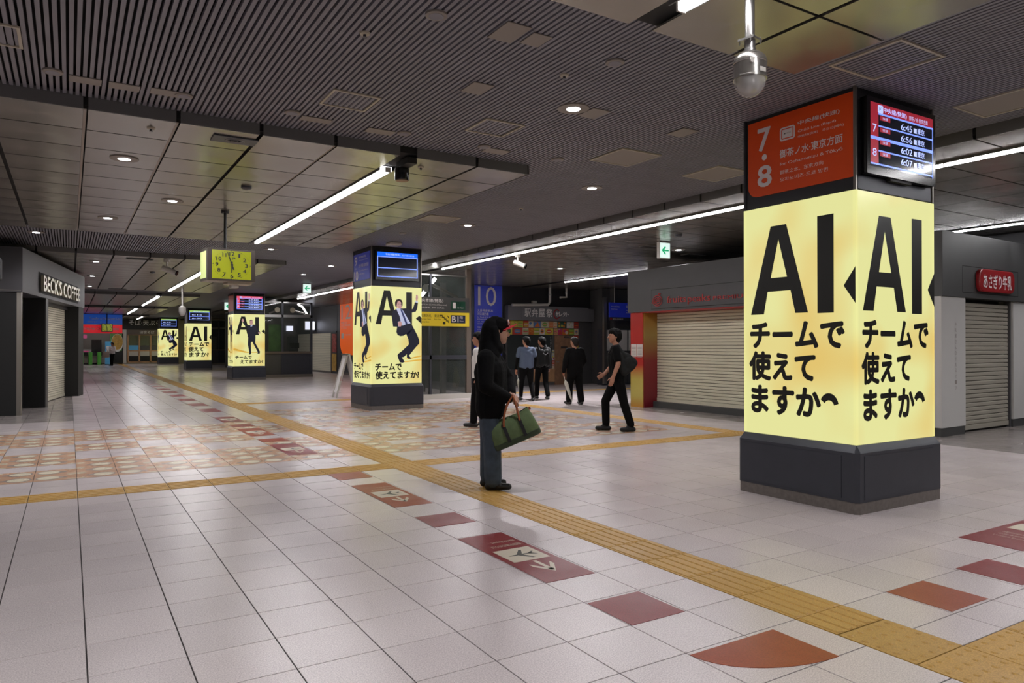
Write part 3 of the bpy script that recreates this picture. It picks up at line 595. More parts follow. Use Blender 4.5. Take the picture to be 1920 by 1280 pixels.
def hand(nm, ang, L, w, tail, e):
    mb = MB(); dx, dy = math.sin(ang), math.cos(ang); nx, ny = dy, -dx
    fr.slab(mb, [(ca-dx*tail-nx*w, cb-dy*tail-ny*w), (ca-dx*tail+nx*w, cb-dy*tail+ny*w), (ca+dx*L+nx*w*.5, cb+dy*L+ny*w*.5), (ca+dx*L-nx*w*.5, cb+dy*L-ny*w*.5)], e, e+.004); mb.obj(nm, M['ink'], t)
hand('hour_hand', math.radians(181), rb*.56, .012, .05, .004); hand('minute_hand', math.radians(-19), rb*.98, .010, .08, .009)
mb = MB(); fr.ell(mb, ca, cb, .02, .02, .014, 0, 16); mb.obj('hub', M['ink'], t)
text('JR', fr, ca+.005, cb+.085, .055, .036, M['green'], t, .001, .03, name='emblem')
bx('lower_bracket', M['frame'], t, u*.45, u*.95, .06, dp-.06, zb-.035, zb); bx('lower_box', M['offwhite'], t, u*.55, u*.7, .12, dp-.12, zb-.09, zb-.03)
MB().tube([(u*.44, dp/2, zt-.01), (u*.44, dp/2, HP)], .022, 12).obj('rod', M['blackm'], t, True)
MB().lathe([(.06, HP), (.06, HP-.03)], 18, o=(u*.44, dp/2, 0)).obj('rod_flange', M['blackm'], t)

# ------------------------------------------------------------------ advertising pillars
PZB, PZT = .594, 2.818
def man_dance(mb, fr, w, h):
    def q(pts): return [((x-264)/615*w, (1245-y)/1190*h) for x, y in pts]
    def P(pts, m, e): 
        fr.poly(mb, q(pts), e, m)
    def E(x, y, rx, ry, m, e): fr.ell(mb, (x-264)/615*w, (1245-y)/1190*h, rx/615*w, ry/1190*h, e, m, 16)
    P([(640, 950), (879, 900), (879, 915), (740, 945)], 5, .0012); P([(650, 975), (879, 945), (879, 965), (680, 985)], 5, .0012)
    P([(560, 330), (605, 318), (640, 322), (680, 318), (720, 330), (745, 345), (755, 365), (745, 505), (690, 530), (640, 545), (585, 548), (525, 545), (515, 460), (512, 385), (530, 350)], 0, .003)
    P([(740, 345), (770, 315), (795, 238), (832, 245), (822, 320), (805, 355), (757, 368)], 0, .003)
    P([(575, 545), (640, 535), (745, 500), (775, 555), (715, 640), (685, 635), (650, 658), (615, 663), (580, 648), (565, 610)], 0, .0034)
    P([(685, 635), (775, 555), (825, 650), (850, 715), (850, 752), (805, 800), (720, 765), (712, 700)], 0, .0034)
    P([(720, 763), (805, 800), (740, 880), (720, 905), (690, 888), (660, 918), (600, 935), (578, 900), (590, 880), (640, 840)], 0, .0034)
    P([(578, 898), (610, 915), (640, 935), (668, 980), (640, 992), (608, 985), (590, 940)], 0, .0036); P([(692, 890), (720, 905), (752, 938), (720, 946), (695, 930)], 0, .0036)
    P([(563, 325), (590, 322), (635, 330), (740, 502), (690, 512), (640, 535), (620, 500), (605, 420)], 1, .004); P([(612, 332), (632, 330), (660, 400), (702, 508), (682, 522), (640, 410)], 2, .0045)
    P([(800, 222), (834, 230), (830, 246), (796, 236)], 1, .004); E(817, 190, 14, 34, 3, .0042); P([(806, 150), (815, 143), (829, 150), (834, 185), (824, 200), (806, 200)], 3, .0043)
    E(608, 512, 24, 34, 3, .0046); P([(582, 490), (600, 478), (606, 540), (590, 545)], 1, .0044)
    E(602, 275, 36, 52, 3, .004); P([(550, 290), (548, 245), (565, 215), (595, 205), (625, 213), (641, 245), (640, 285), (628, 300), (622, 245), (600, 228), (578, 238), (568, 280), (566, 315)], 4, .0046)
    P([(588, 266), (600, 264), (600, 268), (588, 270)], 4, .0047); P([(610, 265), (624, 266), (624, 270), (610, 269)], 4, .0047); P([(594, 300), (616, 300), (616, 304), (594, 304)], 2, .0047)
def man_stand(mb, fr, w, h):
    def q(pts): return [((x-130)/465*w, (1213-y)/810*h) for x, y in pts]
    def P(pts, m, e): fr.poly(mb, q(pts), e, m)
    P([(130, 930), (370, 1000), (480, 990), (480, 1004), (300, 1005), (130, 965)], 5, .0012)
    P([(375, 575), (435, 562), (470, 585), (490, 640), (526, 685), (500, 700), (462, 655), (452, 770), (335, 755), (345, 650), (335, 590), (285, 570), (262, 525), (280, 520), (320, 570)], 0, .003)
    P([(345, 750), (455, 760), (450, 850), (520, 985), (490, 1000), (405, 830), (385, 850), (390, 1005), (365, 1005), (340, 880)], 0, .0034)
    P([(362, 1003), (390, 1003), (382, 1032), (358, 1035)], 0, .0036); P([(488, 985), (520, 980), (518, 1018), (484, 1022)], 0, .0036)
    P([(382, 575), (410, 565), (405, 590), (380, 600)], 1, .004)
    fr.ell(mb, (390-130)/465*w, (1213-530)/810*h, 26/465*w, 44/810*h, .0042, 3, 16); fr.ell(mb, (264-130)/465*w, (1213-500)/810*h, 17/465*w, 26/810*h, .0042, 3, 12); fr.ell(mb, (510-130)/465*w, (1213-693)/810*h, 20/465*w, 14/810*h, .0042, 3, 12)
    P([(362, 510), (375, 488), (402, 486), (413, 505), (400, 498), (380, 500)], 4, .0045)
PM = [M[k] for k in ('suit', 'shirtp', 'tie', 'skinp', 'hairp', 'shadp')]
def lit_face(t, fr, w, h, kind, wm=None):
    mb = MB(); fr.slab(mb, [(0, 0), (w, 0), (w, h), (0, h)], -.03, .0); f = mb.obj('lit_panel', M['poster'], t)
    bm_ = MB()
    if kind == 'plain_cut' or kind == 'plain':
        glyph_A(bm_, fr, .075*w, .61*w, .527*h, .91*h); fr.rect(bm_, .69*w, .826*w, .522*h, .92*h, .003)
        fr.poly(bm_, [(.905*w, .627*h), (w*.997, .70*h), (w*.997, .555*h)], .003)
        bm_.obj('headline', M['ink'], f)
        text('チームで', fr, .075*w, .382*h, .83*w, .105*h, M['ink'], f, .003, .042); text('使えて', fr, .065*w, .24*h, .60*w, .12*h, M['ink'], f, .003, .042); text('ますか' if kind == 'plain_cut' else 'ますか?', fr, .085*w, .095*h, (.625 if kind == 'plain_cut' else .80)*w, .115*h, M['ink'], f, .003, .042)
        if kind == 'plain_cut':
            ar = MB(); cx, cy = .785*w, .142*h; n = 10
            for k in range(n):
                a0, a1 = math.radians(150-k*13.5), math.radians(150-(k+1)*13.5)
                fr.poly(ar, [(cx+.042*w*math.cos(a0), cy+.026*h*math.sin(a0)), (cx+.08*w*math.cos(a0), cy+.055*h*math.sin(a0)), (cx+.08*w*math.cos(a1), cy+.055*h*math.sin(a1)), (cx+.042*w*math.cos(a1), cy+.026*h*math.sin(a1))], .003)
            ar.obj('question_hook', M['ink'], f)
    else:
        glyph_A(bm_, fr, .085*w, .52*w, .61*h, .957*h, .0024) if kind == 'dance' else glyph_A(bm_, fr, .075*w, .53*w, .612*h, .955*h, .0024)
        fr.rect(bm_, .685*w, .803*w, .60*h, .948*h, .0024)
        fr.poly(bm_, [(.88*w, .675*h), (.953*w, .705*h), (.997*w, .685*h), (.997*w, .62*h)], .0024)
        bm_.obj('headline', M['ink'], f)
        if kind == 'dance':
            text('チームで', fr, .08*w, .14*h, .51*w, .066*h, M['ink'], f, .003, .042); text('使えてますか?', fr, .085*w, .05*h, .86*w, .077*h, M['ink'], f, .003, .042)
            pm = MB(); man_dance(pm, fr, w, h); pm.obj('printed_man', PM, f)
        else:
            text('チームで', fr, .06*w, .14*h, .51*w, .06*h, M['ink'], f, .003, .042); text('えてますか?', fr, .22*w, .05*h, .72*w, .066*h, M['ink'], f, .003, .042)
            pm = MB(); man_stand(pm, fr, w, h); pm.obj('printed_man', PM, f)
    return f
def tv(t, fr, a0, a1, b0, b1, rows, theme, title, sub):
    """flat screen: a* and b* are the display's edges on the header face"""
    w, h = a1-a0, b1-b0; mb = MB(); e0 = .075; fr.slab(mb, rrect(a0-.045, a1+.045, b0-.07, b1+.045, .01), .01, e0); s = mb.obj('screen', M['black'], t)
    g = Frame(fr.p(a0, b0, e0+.001), fr.u, fr.v, fr.n)
    mb = MB(); g.rect(mb, 0, w, 0, h, 0); mb.obj('display', M['s_dark'], s)
    hd = M['s_red'] if theme == 'red' else (M['s_bright'] if theme == 'blue' else (M['s_pink'] if theme == 'pink' else M['s_green']))
    mb = MB(); g.rect(mb, 0, w, h*.83, h, .001); 
    if theme in ('red', 'pink'): g.rect(mb, 0, w*.12, h*.04, h*.83, .001)
    mb.obj('title_band', hd, s)
    mb = MB(); ln = .012 if theme == 'red' else .02
    if theme == 'red': ys = [(h*.835, w*.12, .016), (h*.645, w*.12, .013), (h*.445, 0, .028), (h*.255, w*.12, .013), (h*.04, 0, .014)]
    elif theme == 'pink': ys = [(h*.825, w*.12, .02), (h*.63, w*.12, .02), (h*.42, 0, .03), (h*.22, w*.12, .02), (h*.02, 0, .02)]
    else: ys = [(h*.81, 0, ln), (h*.36, 0, ln), (h*.01, 0, ln)]
    for y, x, l in ys: g.rect(mb, x, w, y-l/2, y+l/2, .0015)
    g.rect(mb, w-ln, w, 0, h*.84, .0015)
    if theme != 'red': g.rect(mb, 0, ln, 0, h*.84, .0015)
    mb.obj('ruled_lines', M['s_blue'], s)
    text(title, g, w*.2, h*.865, w*.36, h*.095, M['s_white'], s, .002, .01); text(sub, g, w*.6, h*.87, w*.31, h*.075, M['s_white'], s, .002)
    if theme in ('red', 'pink'):
        mb = MB(); g.poly(mb, rrect(w*.11, w*.19, h*.85, h*.975, .012), .002, 0); mb.obj('line_mark', M['s_white'], s); text('JC', g, w*.125, h*.885, w*.05, h*.055, M['s_dark'], s, .003, .01)
        text('7', g, w*.03, h*.53, w*.06, h*.13, M['s_white'], s, .002); text('8', g, w*.03, h*.16, w*.06, h*.12, M['s_white'], s, .002)
        ry = [h*.665, h*.48, h*.285, h*.10]; mb = MB()
        for y in ry: g.rect(mb, w*.14, w*.30, y+h*.075, y+h*.145, .0018)
        mb.obj('train_type_tag', M['s_red'], s)
        for y, tm in zip(ry, rows):
            text('快速', g, w*.18, y+h*.088, w*.08, h*.045, M['s_white'], s, .0025)
            text(tm, g, w*.47, y+h*.012, w*.18, h*.10, M['s_white'], s, .002, .01); text('東京', g, w*.735, y+h*.012, w*.12, h*.10, M['s_white'], s, .002, .01)
        mb = MB()
        for y in ry: g.rect(mb, w*.675, w*.725, y+h*.015, y+h*.095, .002)
        mb.obj('car_count_mark', M['s_white'], s)
    elif rows:
        for k, tm in enumerate(rows): text(tm, g, w*.12, h*(.48 if k == 0 else .1), w*.5, h*.14, M['s_white'], s, .002, .01)
    mb = MB(); fr.slab(mb, [(a0+w*.33, b0-.095), (a1-w*.33, b0-.095), (a1-w*.33, b0-.07), (a0+w*.33, b0-.07)], .02, .06); mb.obj('mount_clip', M['blackm'], s)
def pillar(label, X, Y, front, side, theme, rows, title, sub, sx=1.24, sy=1.222, sign=None, dy=.12):
    t = thing('advertising_pillar', label, 'pillar', (X, Y, 0), 0, kind='thing')
    bx('core', M['wallb'], t, .06, sx-.06, .06, sy-.06, .02, HS+.03)
    e = .045
    pl = MB(); 
    o = [(-e, -e), (sx+e, -e), (sx+e, sy+e), (-e, sy+e)]
    def ring(d, ch):
        x0, x1, y0, y1 = -e+d, sx+e-d, -e+d, sy+e-d
        return [(x0+ch, y0), (x1-ch, y0), (x1, y0+ch), (x1, y1-ch), (x1-ch, y1), (x0+ch, y1), (x0, y1-ch), (x0, y0+ch)]
    rings = [(ring(0, .03), .10), (ring(0, .03), PZB-.065), (ring(.01, .03), PZB-.05), (ring(e, .004), PZB-.004)]
    b = []
    for r, z in rings: b.append([(x, y, z) for x, y in r])
    n = 8; vs = [p for r in b for p in r]; fs = [(i*n+k, i*n+(k+1) % n, (i+1)*n+(k+1) % n, (i+1)*n+k) for i in range(3) for k in range(n)]+[tuple(range(24, 32)), tuple(range(7, -1, -1))]
    pl.add(vs, fs).obj('plinth', M['dark'], t)
    k_ = MB(); r0 = ring(.004, .03); k_.prism([(x, y, 0) for x, y in r0], (0, 0, .099)); k_.obj('kick_strip', M['kick'], t)
    # proud access panels on the two visible plinth faces
    fl = Frame((-e, sy+e, 0), (0, -1, 0), (0, 0, 1), (-1, 0, 0)); ff = Frame((-e, -e, 0), (1, 0, 0), (0, 0, 1), (0, -1, 0)); wl, wf = sy+2*e, sx+2*e
    for fr, w in ((fl, wl), (ff, wf)): 
        mb = MB(); fr.slab(mb, [(.09, .125), (w-.16, .125), (w-.16, PZB-.095), (.09, PZB-.095)], -.01, .004); mb.obj('plinth_panel', M['dark'], t)
    L = Frame((0, sy, PZB), (0, -1, 0), (0, 0, 1), (-1, 0, 0)); Fr = Frame((0, 0, PZB), (1, 0, 0), (0, 0, 1), (0, -1, 0)); h = PZT-PZB
    lit_face(t, L, sy, h, side); lit_face(t, Fr, sx, h, front)
    for fr2, w in ((Frame((sx, 0, PZB), (0, 1, 0), (0, 0, 1), (1, 0, 0)), sy), (Frame((sx, sy, PZB), (-1, 0, 0), (0, 0, 1), (0, 1, 0)), sx)):
        mb = MB(); fr2.slab(mb, [(0, 0), (w, 0), (w, h), (0, h)], -.03, 0); mb.obj('lit_panel', M['poster'], t)
    # header with sign and screen
    H0 = PZT; bx('header', M['dark2'], t, .015, sx-.015, .015, sy-.015, H0, HS+.03)
    for x, y in ((.012, .012), (sx-.012, .012), (.012, sy-.012)): bx('corner_trim', M['alu' if (x < .1 and y < .1) or x > 1 else 'dark2'], t, x-.012, x+.012, y-.012, y+.012, H0, HS+.02)
    bx('maintenance_panel', M['dark'], t, .04, sx-.05, .004, .016, H0+.012, H0+.135)
    Hf = Frame((0, .015, 0), (1, 0, 0), (0, 0, 1), (0, -1, 0)); Hl = Frame((.015, sy, 0), (0, -1, 0), (0, 0, 1), (-1, 0, 0))
    tv(t, Hf, dy, sx-.13, 3.03, 3.59, rows, theme, title, sub)
    if sign: sign(t, Hl, sy)
    return t
def sign78(t, fr, w):
    z0, z1 = 2.935, 3.68; mb = MB(); fr.slab(mb, rrect(.055, w-.006, z0, z1, .11, 'a'), .001, .012); s = mb.obj('platform_sign', M['orange'], t)
    q = crop(1395, 170, 6.4)
    def uv(x, y): P = pX(*q(x, y), t.location.x+.0); return t.location.y+w-P.y, P.z
    def put(body, x0, y0, x1, y1, bold=.0, m='white_t', tl=False):
        a, b = uv(x0, y0); c, d = uv(x1, y1); text(body, fr, a, b, c-a, d-b, M[m], s, .0135, bold)
    put('7', 168, 735, 312, 430, .02); put('8', 168, 1165, 325, 880, .02)
    a, b = uv(243, 798); mb = MB(); fr.ell(mb, a, b, .03, .03, .0135); mb.obj('dot', M['white_t'], s)
    a, b = uv(428, 630); c, d = uv(610, 385); mb = MB(); fr.poly(mb, rrect(a, c, b+.012, d-.012, .025), .0135); o = mb.obj('line_mark', M['white_t'], s)
    mb = MB(); fr.poly(mb, rrect(a+.016, c-.016, b+.026, d-.026, .015), .0142); mb.obj('mark_gap', M['orange'], s); mb = MB(); fr.rect(mb, a+.026, c-.026, b+.036, d-.036, .0149); mb.obj('mark_field', M['white_t'], s)
    text('JC', fr, a+.045, b+.07, c-a-.09, d-b-.14, M['ink'], s, .0158, .012)
    put('中央線(快速)', 645, 425, 1145, 212, .012); put('Chūō Line (Rapid)', 645, 510, 1100, 338); put('中央线(快速)', 645, 572, 885, 470); put('주오선(쾌속)', 940, 495, 1195, 382)
    put('御茶ノ水·東京方面', 428, 815, 1180, 508, .014); put('for Ochanomizu & Tōkyō', 428, 912, 1180, 672); put('御茶之水、东京方向', 428, 1008, 948, 832); put('오차노미즈·도쿄 방면', 428, 1095, 1005, 912)
def sign910(t, fr, w):
    mb = MB(); fr.slab(mb, [(.04, 2.99), (w-.1, 2.99), (w-.1, 3.62), (.04, 3.62)], .001, .012); s = mb.obj('platform_sign', M['blue'], t); k = lambda b, a0, b0, ww, hh, bo=0: text(b, fr, a0, b0, ww, hh, M['white_t'], s, .0135, bo)
    k('9', .12, 3.36, .16, .2, .02); k('10', .07, 3.0, .28, .22, .02); k('·', .18, 3.27, .03, .03, .02)
    k('中央本線(特急)', .38, 3.50, .5, .06, .01); k('Chūō Line (Limited Express)', .38, 3.44, .6, .035); k('大月·甲府·松本方面', .38, 3.29, .66, .085, .012); k('for Ōtsuki, Kōfu & Matsumoto', .38, 3.2, .62, .04); k('大月、甲府、松本方向', .38, 3.12, .4, .035)
def sign_or(t, fr, w):
    mb = MB(); fr.slab(mb, [(.04, 2.95), (w-.08, 2.95), (w-.08, 3.64), (.04, 3.64)], .001, .012); mb.obj('platform_sign', M['orange'], t)
pillar('nearest advertising pillar, yellow lit posters with black words only, orange 7 8 sign', 5.82, 3.778, 'plain_cut', 'plain_cut', 'red', ['6:45', '6:56', '6:02', '6:07'], '中央線(快速)', '御茶ノ水·東京方面', sign=sign78)
pillar('second advertising pillar, posters of a man leaning back, blue 9 10 sign', 5.80, 15.54, 'dance', 'dance', 'blue', [], '中央本線(特急)', '大月·甲府·松本方面', sign=sign910)
pillar('third advertising pillar under the clock, poster of a striding bald man', 5.95, 32.4, 'stand', 'stand', 'pink', ['6:45', '6:56', '6:02', '6:07'], '中央線(快速)', '東京方面', sign=sign_or, sx=1.3)
pillar('fourth advertising pillar, poster with black words only and a question mark', 6.03, 47.2, 'plain', 'plain', 'green', ['6:15', '6:30'], '総武線', '千葉方面', sx=1.36)
pillar('farthest advertising pillar, small poster of a man leaning back beside the noodle shop', 6.05, 63.2, 'dance', 'dance', 'green', ['6:15', '6:30'], '山手線', '池袋方面', sx=1.36)

# ------------------------------------------------------------------ fruit shop booth
def shutter(t, fr, w, z0, z1, pitch, m, name='shutter_slat', lip=True):
    """roller shutter of separate slats on a face"""
    n = int((z1-z0)/pitch); me = None
    for k in range(n):
        mb = MB(); z = z0+k*pitch
        pts = [(0, .004), (.010, .012), (.010, pitch-.016), (0, pitch-.004)]
        fr0 = Frame(fr.p(0, 0), fr.u, fr.v, fr.n)
        if me is None:
            a = [fr0.p(0, b, e) for e, b in pts]; mb.prism([*a, fr0.p(0, pitch-.004, -.02), fr0.p(0, .004, -.02)], fr.u*w, 0); me = mb.mesh(name, m)
        o = link_mesh(name, me, t); o.location = fr.v*z
    if lip:
        mb = MB(); fr.slab(mb, [(0, z0-.08), (w, z0-.08), (w, z0), (0, z0)], -.02, .02); mb.obj('bottom_bar', m, t)
t = thing('fruit_shop', 'closed fruit parlour booth with red letters on a grey fascia and a red-gold corner', 'shop', (11.5, 0, 0))
bx('booth_body', M['grey2'], t, .62, 3.5, 8.15, 13.38, 0, 3.2)
bx('fascia', M['grey'], t, 0, 1.2, 8.15, 13.41, 2.255, 3.245, bevel=.004)
fr = Frame((0, 13.41, 0), (0, -1, 0), (0, 0, 1), (-1, 0, 0))
mb = MB(); fr.slab(mb, [(.85, 2.315), (5.2, 2.315), (5.2, 2.745), (.85, 2.745)], .0, .012); mb.obj('sign_board', M['grey'], t)
mb = MB()
for a in ((.835, .85, 2.30, 2.76), (.835, 5.2, 2.745, 2.757), (.835, 5.2, 2.303, 2.315)): fr.rect(mb, *a, .003)
mb.obj('shadow_gap', M['gap'], t)
def fuv(x, y, X=11.49): P = pX(x, y, X); return 13.41-P.y, P.z
q = crop(1190, 520, 9.143)
a, b = fuv(*q(560, 440)); c, d = fuv(*q(1300, 250)); a2, b2 = fuv(*q(1350, 385)); c2, d2 = fuv(*q(1855, 265))
text('fruits', fr, a, b, (c-a)*.46, (d-b)*.9, M['redl'], t, .013, 0, .012); text('peaks', fr, a+(c-a)*.5, b-.06, (c-a)*.5, (d-b)*.95+.04, M['redl'], t, .013, 0, .012)
text('PREMIUM', fr, a2, b2, (c2-a2)*1.24, (d2-b2)*.8, M['redl'], t, .013, 0, .012)
la, lb = fuv(*q(400, 400)); mb = MB()
for rr, n_ in ((.11, 20), (.07, 16)):
    mb.tube([fr.p(la+rr*1.35*math.cos(k*2*math.pi/n_), lb+rr*1.1*math.sin(k*2*math.pi/n_), .03) for k in range(n_+1)], .009, 6, cap=False)
for k in range(3): mb.tube([fr.p(la-.1+.06*k, lb-.06+.02*k, .03), fr.p(la+.02+.04*k, lb+.07-.03*k, .03)], .007, 6)
mb.tube([fr.p(la+.02, lb+.11, .03), fr.p(la+.06, lb+.17, .03), fr.p(la+.1, lb+.15, .03)], .012, 6); mb.tube([fr.p(la-.15, lb-.03, .03), fr.p(la-.19, lb-.05, .03)], .01, 6)
mb.obj('fruit_emblem', M['redl'], t)
bx('red_trim', M['redp'], t, .0, .5, 8.15, 12.92, 2.235, 2.256)
bx('corner_panel', M['redg'], t, .05, .5, 12.93, 13.36, .0, 2.25); bx('return_panel', M['redd'], t, .075, .5, 12.91, 12.93, .0, 2.24)
for k in range(2):
    mb = MB(); a, b = fuv(1183.4+11.3*k, 668, 11.55); c, d = fuv(1193.6+11.3*k, 645, 11.55); o = Frame((.05, 13.41, 0), (0, -1, 0), (0, 0, 1), (-1, 0, 0)); o.slab(mb, [(a, b), (c, b), (c, d), (a, d)], .001, .004); nt = mb.obj('notice', M['paper'], t)
    mb = MB(); [o.rect(mb, a+.02, c-.02, d-.05-.033*i, d-.04-.033*i, .005) for i in range(9)]; mb.obj('print', M['papert'], nt)
sf = Frame((.5, 12.91, 0), (0, -1, 0), (0, 0, 1), (-1, 0, 0)); shutter(t, sf, 4.6, .22, 2.25, .0695, M['shutter'])
bx('threshold', M['grey2'], t, .35, .62, 8.2, 12.9, 0, .14)
# ------------------------------------------------------------------ milk shop booth
t = thing('milk_shop', 'closed milk shop booth with a red rounded sign, white side panels and grey shutter', 'shop', (11.87, 6.22, 0), .03)
bx('booth_body', M['grey2'], t, .3, 3.3, .3, 1.75, 0, 3.2)
bx('fascia', M['grey2'], t, 0, 3.33, 0, 1.75, 2.255, 3.31, bevel=.004)
bx('side_panel', M['wpan'], t, .0, .78, .02, .9, .14, 2.255, bevel=.003); bx('side_panel', M['wpan'], t, 2.62, 3.28, .06, .9, .14, 2.255, bevel=.003)
bx('base', M['grey2'], t, .01, .78, .03, .9, 0, .14); bx('base', M['grey2'], t, 2.62, 3.28, .07, .9, 0, .14)
bx('side_wall', M['wpan'], t, 0, .3, .9, 1.75, .14, 2.255)
fr = Frame((0, 0, 0), (1, 0, 0), (0, 0, 1), (0, -1, 0))
mb = MB(); 
for a in ((.63, 2.66, 2.335, 2.347), (.63, 2.66, 2.77, 2.782), (.63, .642, 2.335, 2.782), (2.648, 2.66, 2.335, 2.782)): fr.rect(mb, *a, .003)
mb.obj('shadow_gap', M['gap'], t)
mb = MB(); fr.slab(mb, rrect(1.08, 2.36, 2.37, 2.755, .13), .0, .07); s = mb.obj('sign_box', M['redp'], t, bevel=.015)
text('あさぎり牛乳', fr, 1.2, 2.43, 1.04, .24, M['white_t'], s, .072, .02)
for k, ch in enumerate('牛乳屋さんの牛乳スイーツ'): text(ch if ch != 'ー' else '｜', Frame((0, .02, 0), (1, 0, 0), (0, 0, 1), (0, -1, 0)), .42, 1.78-k*.094, .06, .06, M['papert'], t, .003)
sf = Frame((.78, .14, 0), (1, 0, 0), (0, 0, 1), (0, -1, 0)); shutter(t, sf, 1.8, .12, 2.25, .074, M['shutterd']); bx('guide_rail', M['grey'], t, 2.57, 2.62, .1, .2, 0, 2.255)
bx('threshold', M['gap'], t, .78, 2.62, .16, .3, 0, .06)
tag(bx('partition_wall', M['wallb'], None, 15.25, 15.45, 5.2, 9, 0, HP-.02), 'black wall right of the milk shop', None, kind='structure')

# ------------------------------------------------------------------ coffee shop booth at the left
t = thing('coffee_shop', 'closed coffee shop booth at the left with silver letters on a grey fascia', 'shop', (-.85, 18.25, 0), math.radians(80))
bx('fascia', M['grey'], t, 0, 7.1, 0, 4.5, 2.585, 3.53, bevel=.006)
bx('end_pier', M['blackm'], t, .02, .2, .1, 4.4, 0, 2.585); bx('corner_strip', M['alu'], t, .02, .12, .02, .1, 0, 2.585)
bx('black_pier', M['blackm'], t, 2.15, 2.4, .02, .5, 0, 2.585); bx('pier_edge', M['grey2'], t, 2.16, 2.4, .005, .03, 0, 2.585)
bx('back_wall', M['wallb'], t, .2, 2.2, .45, .5, 0, 2.585); bx('black_pier', M['blackm'], t, 6.3, 7.05, .02, .6, 0, 2.585); bx('end_panel', M['railm'], t, 7.05, 7.08, .05, .6, .0, 2.585)
bx('booth_body', M['grey2'], t, 2.4, 7.0, .6, 4.4, 0, 2.585)
sf = Frame((2.4, .38, 0), (1, 0, 0), (0, 0, 1), (0, -1, 0)); shutter(t, sf, 3.9, .1, 2.5, .06, M['shutter']); bx('lintel', M['grey2'], t, 2.4, 6.3, .3, .5, 2.5, 2.585)
fr = Frame((0, 0, 0), (1, 0, 0), (0, 0, 1), (0, -1, 0))
mb = MB(); fr.slab(mb, [(1.42, 2.67), (6.1, 2.67), (6.1, 3.15), (1.42, 3.15)], -.0, .004); mb.obj('sign_board', M['gap'], t)
text("BECK'S COFFEE", fr, 1.55, 2.73, 4.35, .36, M['silver'], t, .02, .02, .06)
mb = MB(); [fr.rect(mb, *a, .003) for a in ((-.0, .02, 2.6, 3.5),)]; mb.obj('corner_seam', M['gap'], t)
f2 = Frame((0, 1.2, 0), (0, -1, 0), (0, 0, 1), (-1, 0, 0)); mb = MB(); [f2.rect(mb, *a, .003) for a in ((.1, .106, 2.62, 3.15), (-.6, .1, 3.144, 3.15), (-3, 1.18, 2.62, 2.626))]; mb.obj('panel_seam', M['frame'], t)
t = thing('ceiling_projector', 'black boxy ceiling unit at the left edge beside the coffee shop fascia', 'projector', (-1.35, 17.4, 0)); bx('body', M['blackm'], t, -.3, .2, -.25, .25, 2.75, 3.2, ch=.04); MB().tube([(0, 0, 3.19), (0, 0, HS)], .03, 10).obj('pole', M['blackm'], t)

# ------------------------------------------------------------------ glazed stair house behind the second pillar
t = thing('stair_house', 'glazed stair house with grey and yellow platform signs behind the second pillar', 'stair house', (7.3, 18, 0))
for x in (0, 1.1, 2.24): bx('post', M['dark'] if x < 2 else M['brown'], t, x, x+.06 if x < 2 else x+.14, 0, .1, 0, 3.43 if x < 2 else HP)
bx('top_rail', M['steel'], t, 0, 2.3, .01, .05, 3.39, 3.43); bx('mid_rail', M['dark'], t, 0, 2.24, 0, .08, 1.08, 1.2); bx('base', M['offwhite'], t, -.02, 2.4, -.06, .2, 0, .13)
for x0, x1, z0, z1 in ((.06, 1.1, .13, 1.08), (1.16, 2.24, .13, 1.08), (.06, 1.1, 1.2, 2.0), (1.16, 2.24, 1.2, 2.0), (.06, 2.24, 2.8, 3.39)): bx('pane', M['glass'], t, x0, x1, .03, .045, z0, z1)
bx('platform_sign_board', M['grey2'], t, -.02, 2.3, -.03, .03, 2.39, 2.8); bx('exit_sign_board', M['yellow'], t, -.02, 2.3, -.03, .03, 2.0, 2.385)
fr = Frame((0, -.03, 0), (1, 0, 0), (0, 0, 1), (0, -1, 0)); k = lambda b, a0, b0, w, h, m='white_t', bo=0: text(b, fr, a0, b0, w, h, M[m], t, .002, bo)
k('中央本線(特急)', .72, 2.64, .77, .11, bo=.01); k('Chūō Line (Limited Express)', .72, 2.555, .88, .055); k('中央线(特快)  주오 선(특급)', .72, 2.475, .8, .05)
mb = MB(); fr.rect(mb, 1.72, 2.18, 2.46, 2.70, .002); mb.obj('floor_mark', M['green'], t); k('1', 1.8, 2.50, .07, .16, bo=.02); k('階', 1.92, 2.58, .1, .09); text('1st Floor', fr, 1.93, 2.50, .2, .04, M['white_t'], t, .004)
mb = MB(); fr.rect(mb, 1.72, 2.18, 2.09, 2.31, .002); mb.obj('floor_mark', M['navy'], t); text('B1', fr, 1.76, 2.12, .2, .16, M['white_t'], t, .004, .02); text('階', fr, 2.0, 2.21, .1, .08, M['white_t'], t, .004); text('Floor', fr, 2.0, 2.13, .13, .04, M['white_t'], t, .004)
k('中央東改札', .72, 2.24, .42, .08, 'ink'); k('東改札', 1.22, 2.24, .23, .08, 'ink'); k('Central East Gate', .72, 2.17, .4, .04, 'ink'); k('East Gate', 1.22, 2.17, .2, .04, 'ink'); k('中央东检票口', .72, 2.09, .34, .04, 'ink')
mb = MB(); st = [(1.36, 2.30)]
for i in range(4): x, z = 1.40+i*.06, 2.30-i*.05; fr.rect(mb, x, x+.07, z-.012, z+.012, .002); fr.rect(mb, x+.055, x+.072, z-.055, z+.012, .002)
fr.rect(mb, 1.48, 1.56, 2.05, 2.12, .002); fr.poly(mb, [(1.6, 2.30), (1.62, 2.30), (1.68, 2.24), (1.68, 2.22), (1.66, 2.22)], .002); mb.obj('stair_pictogram', M['ink'], t)
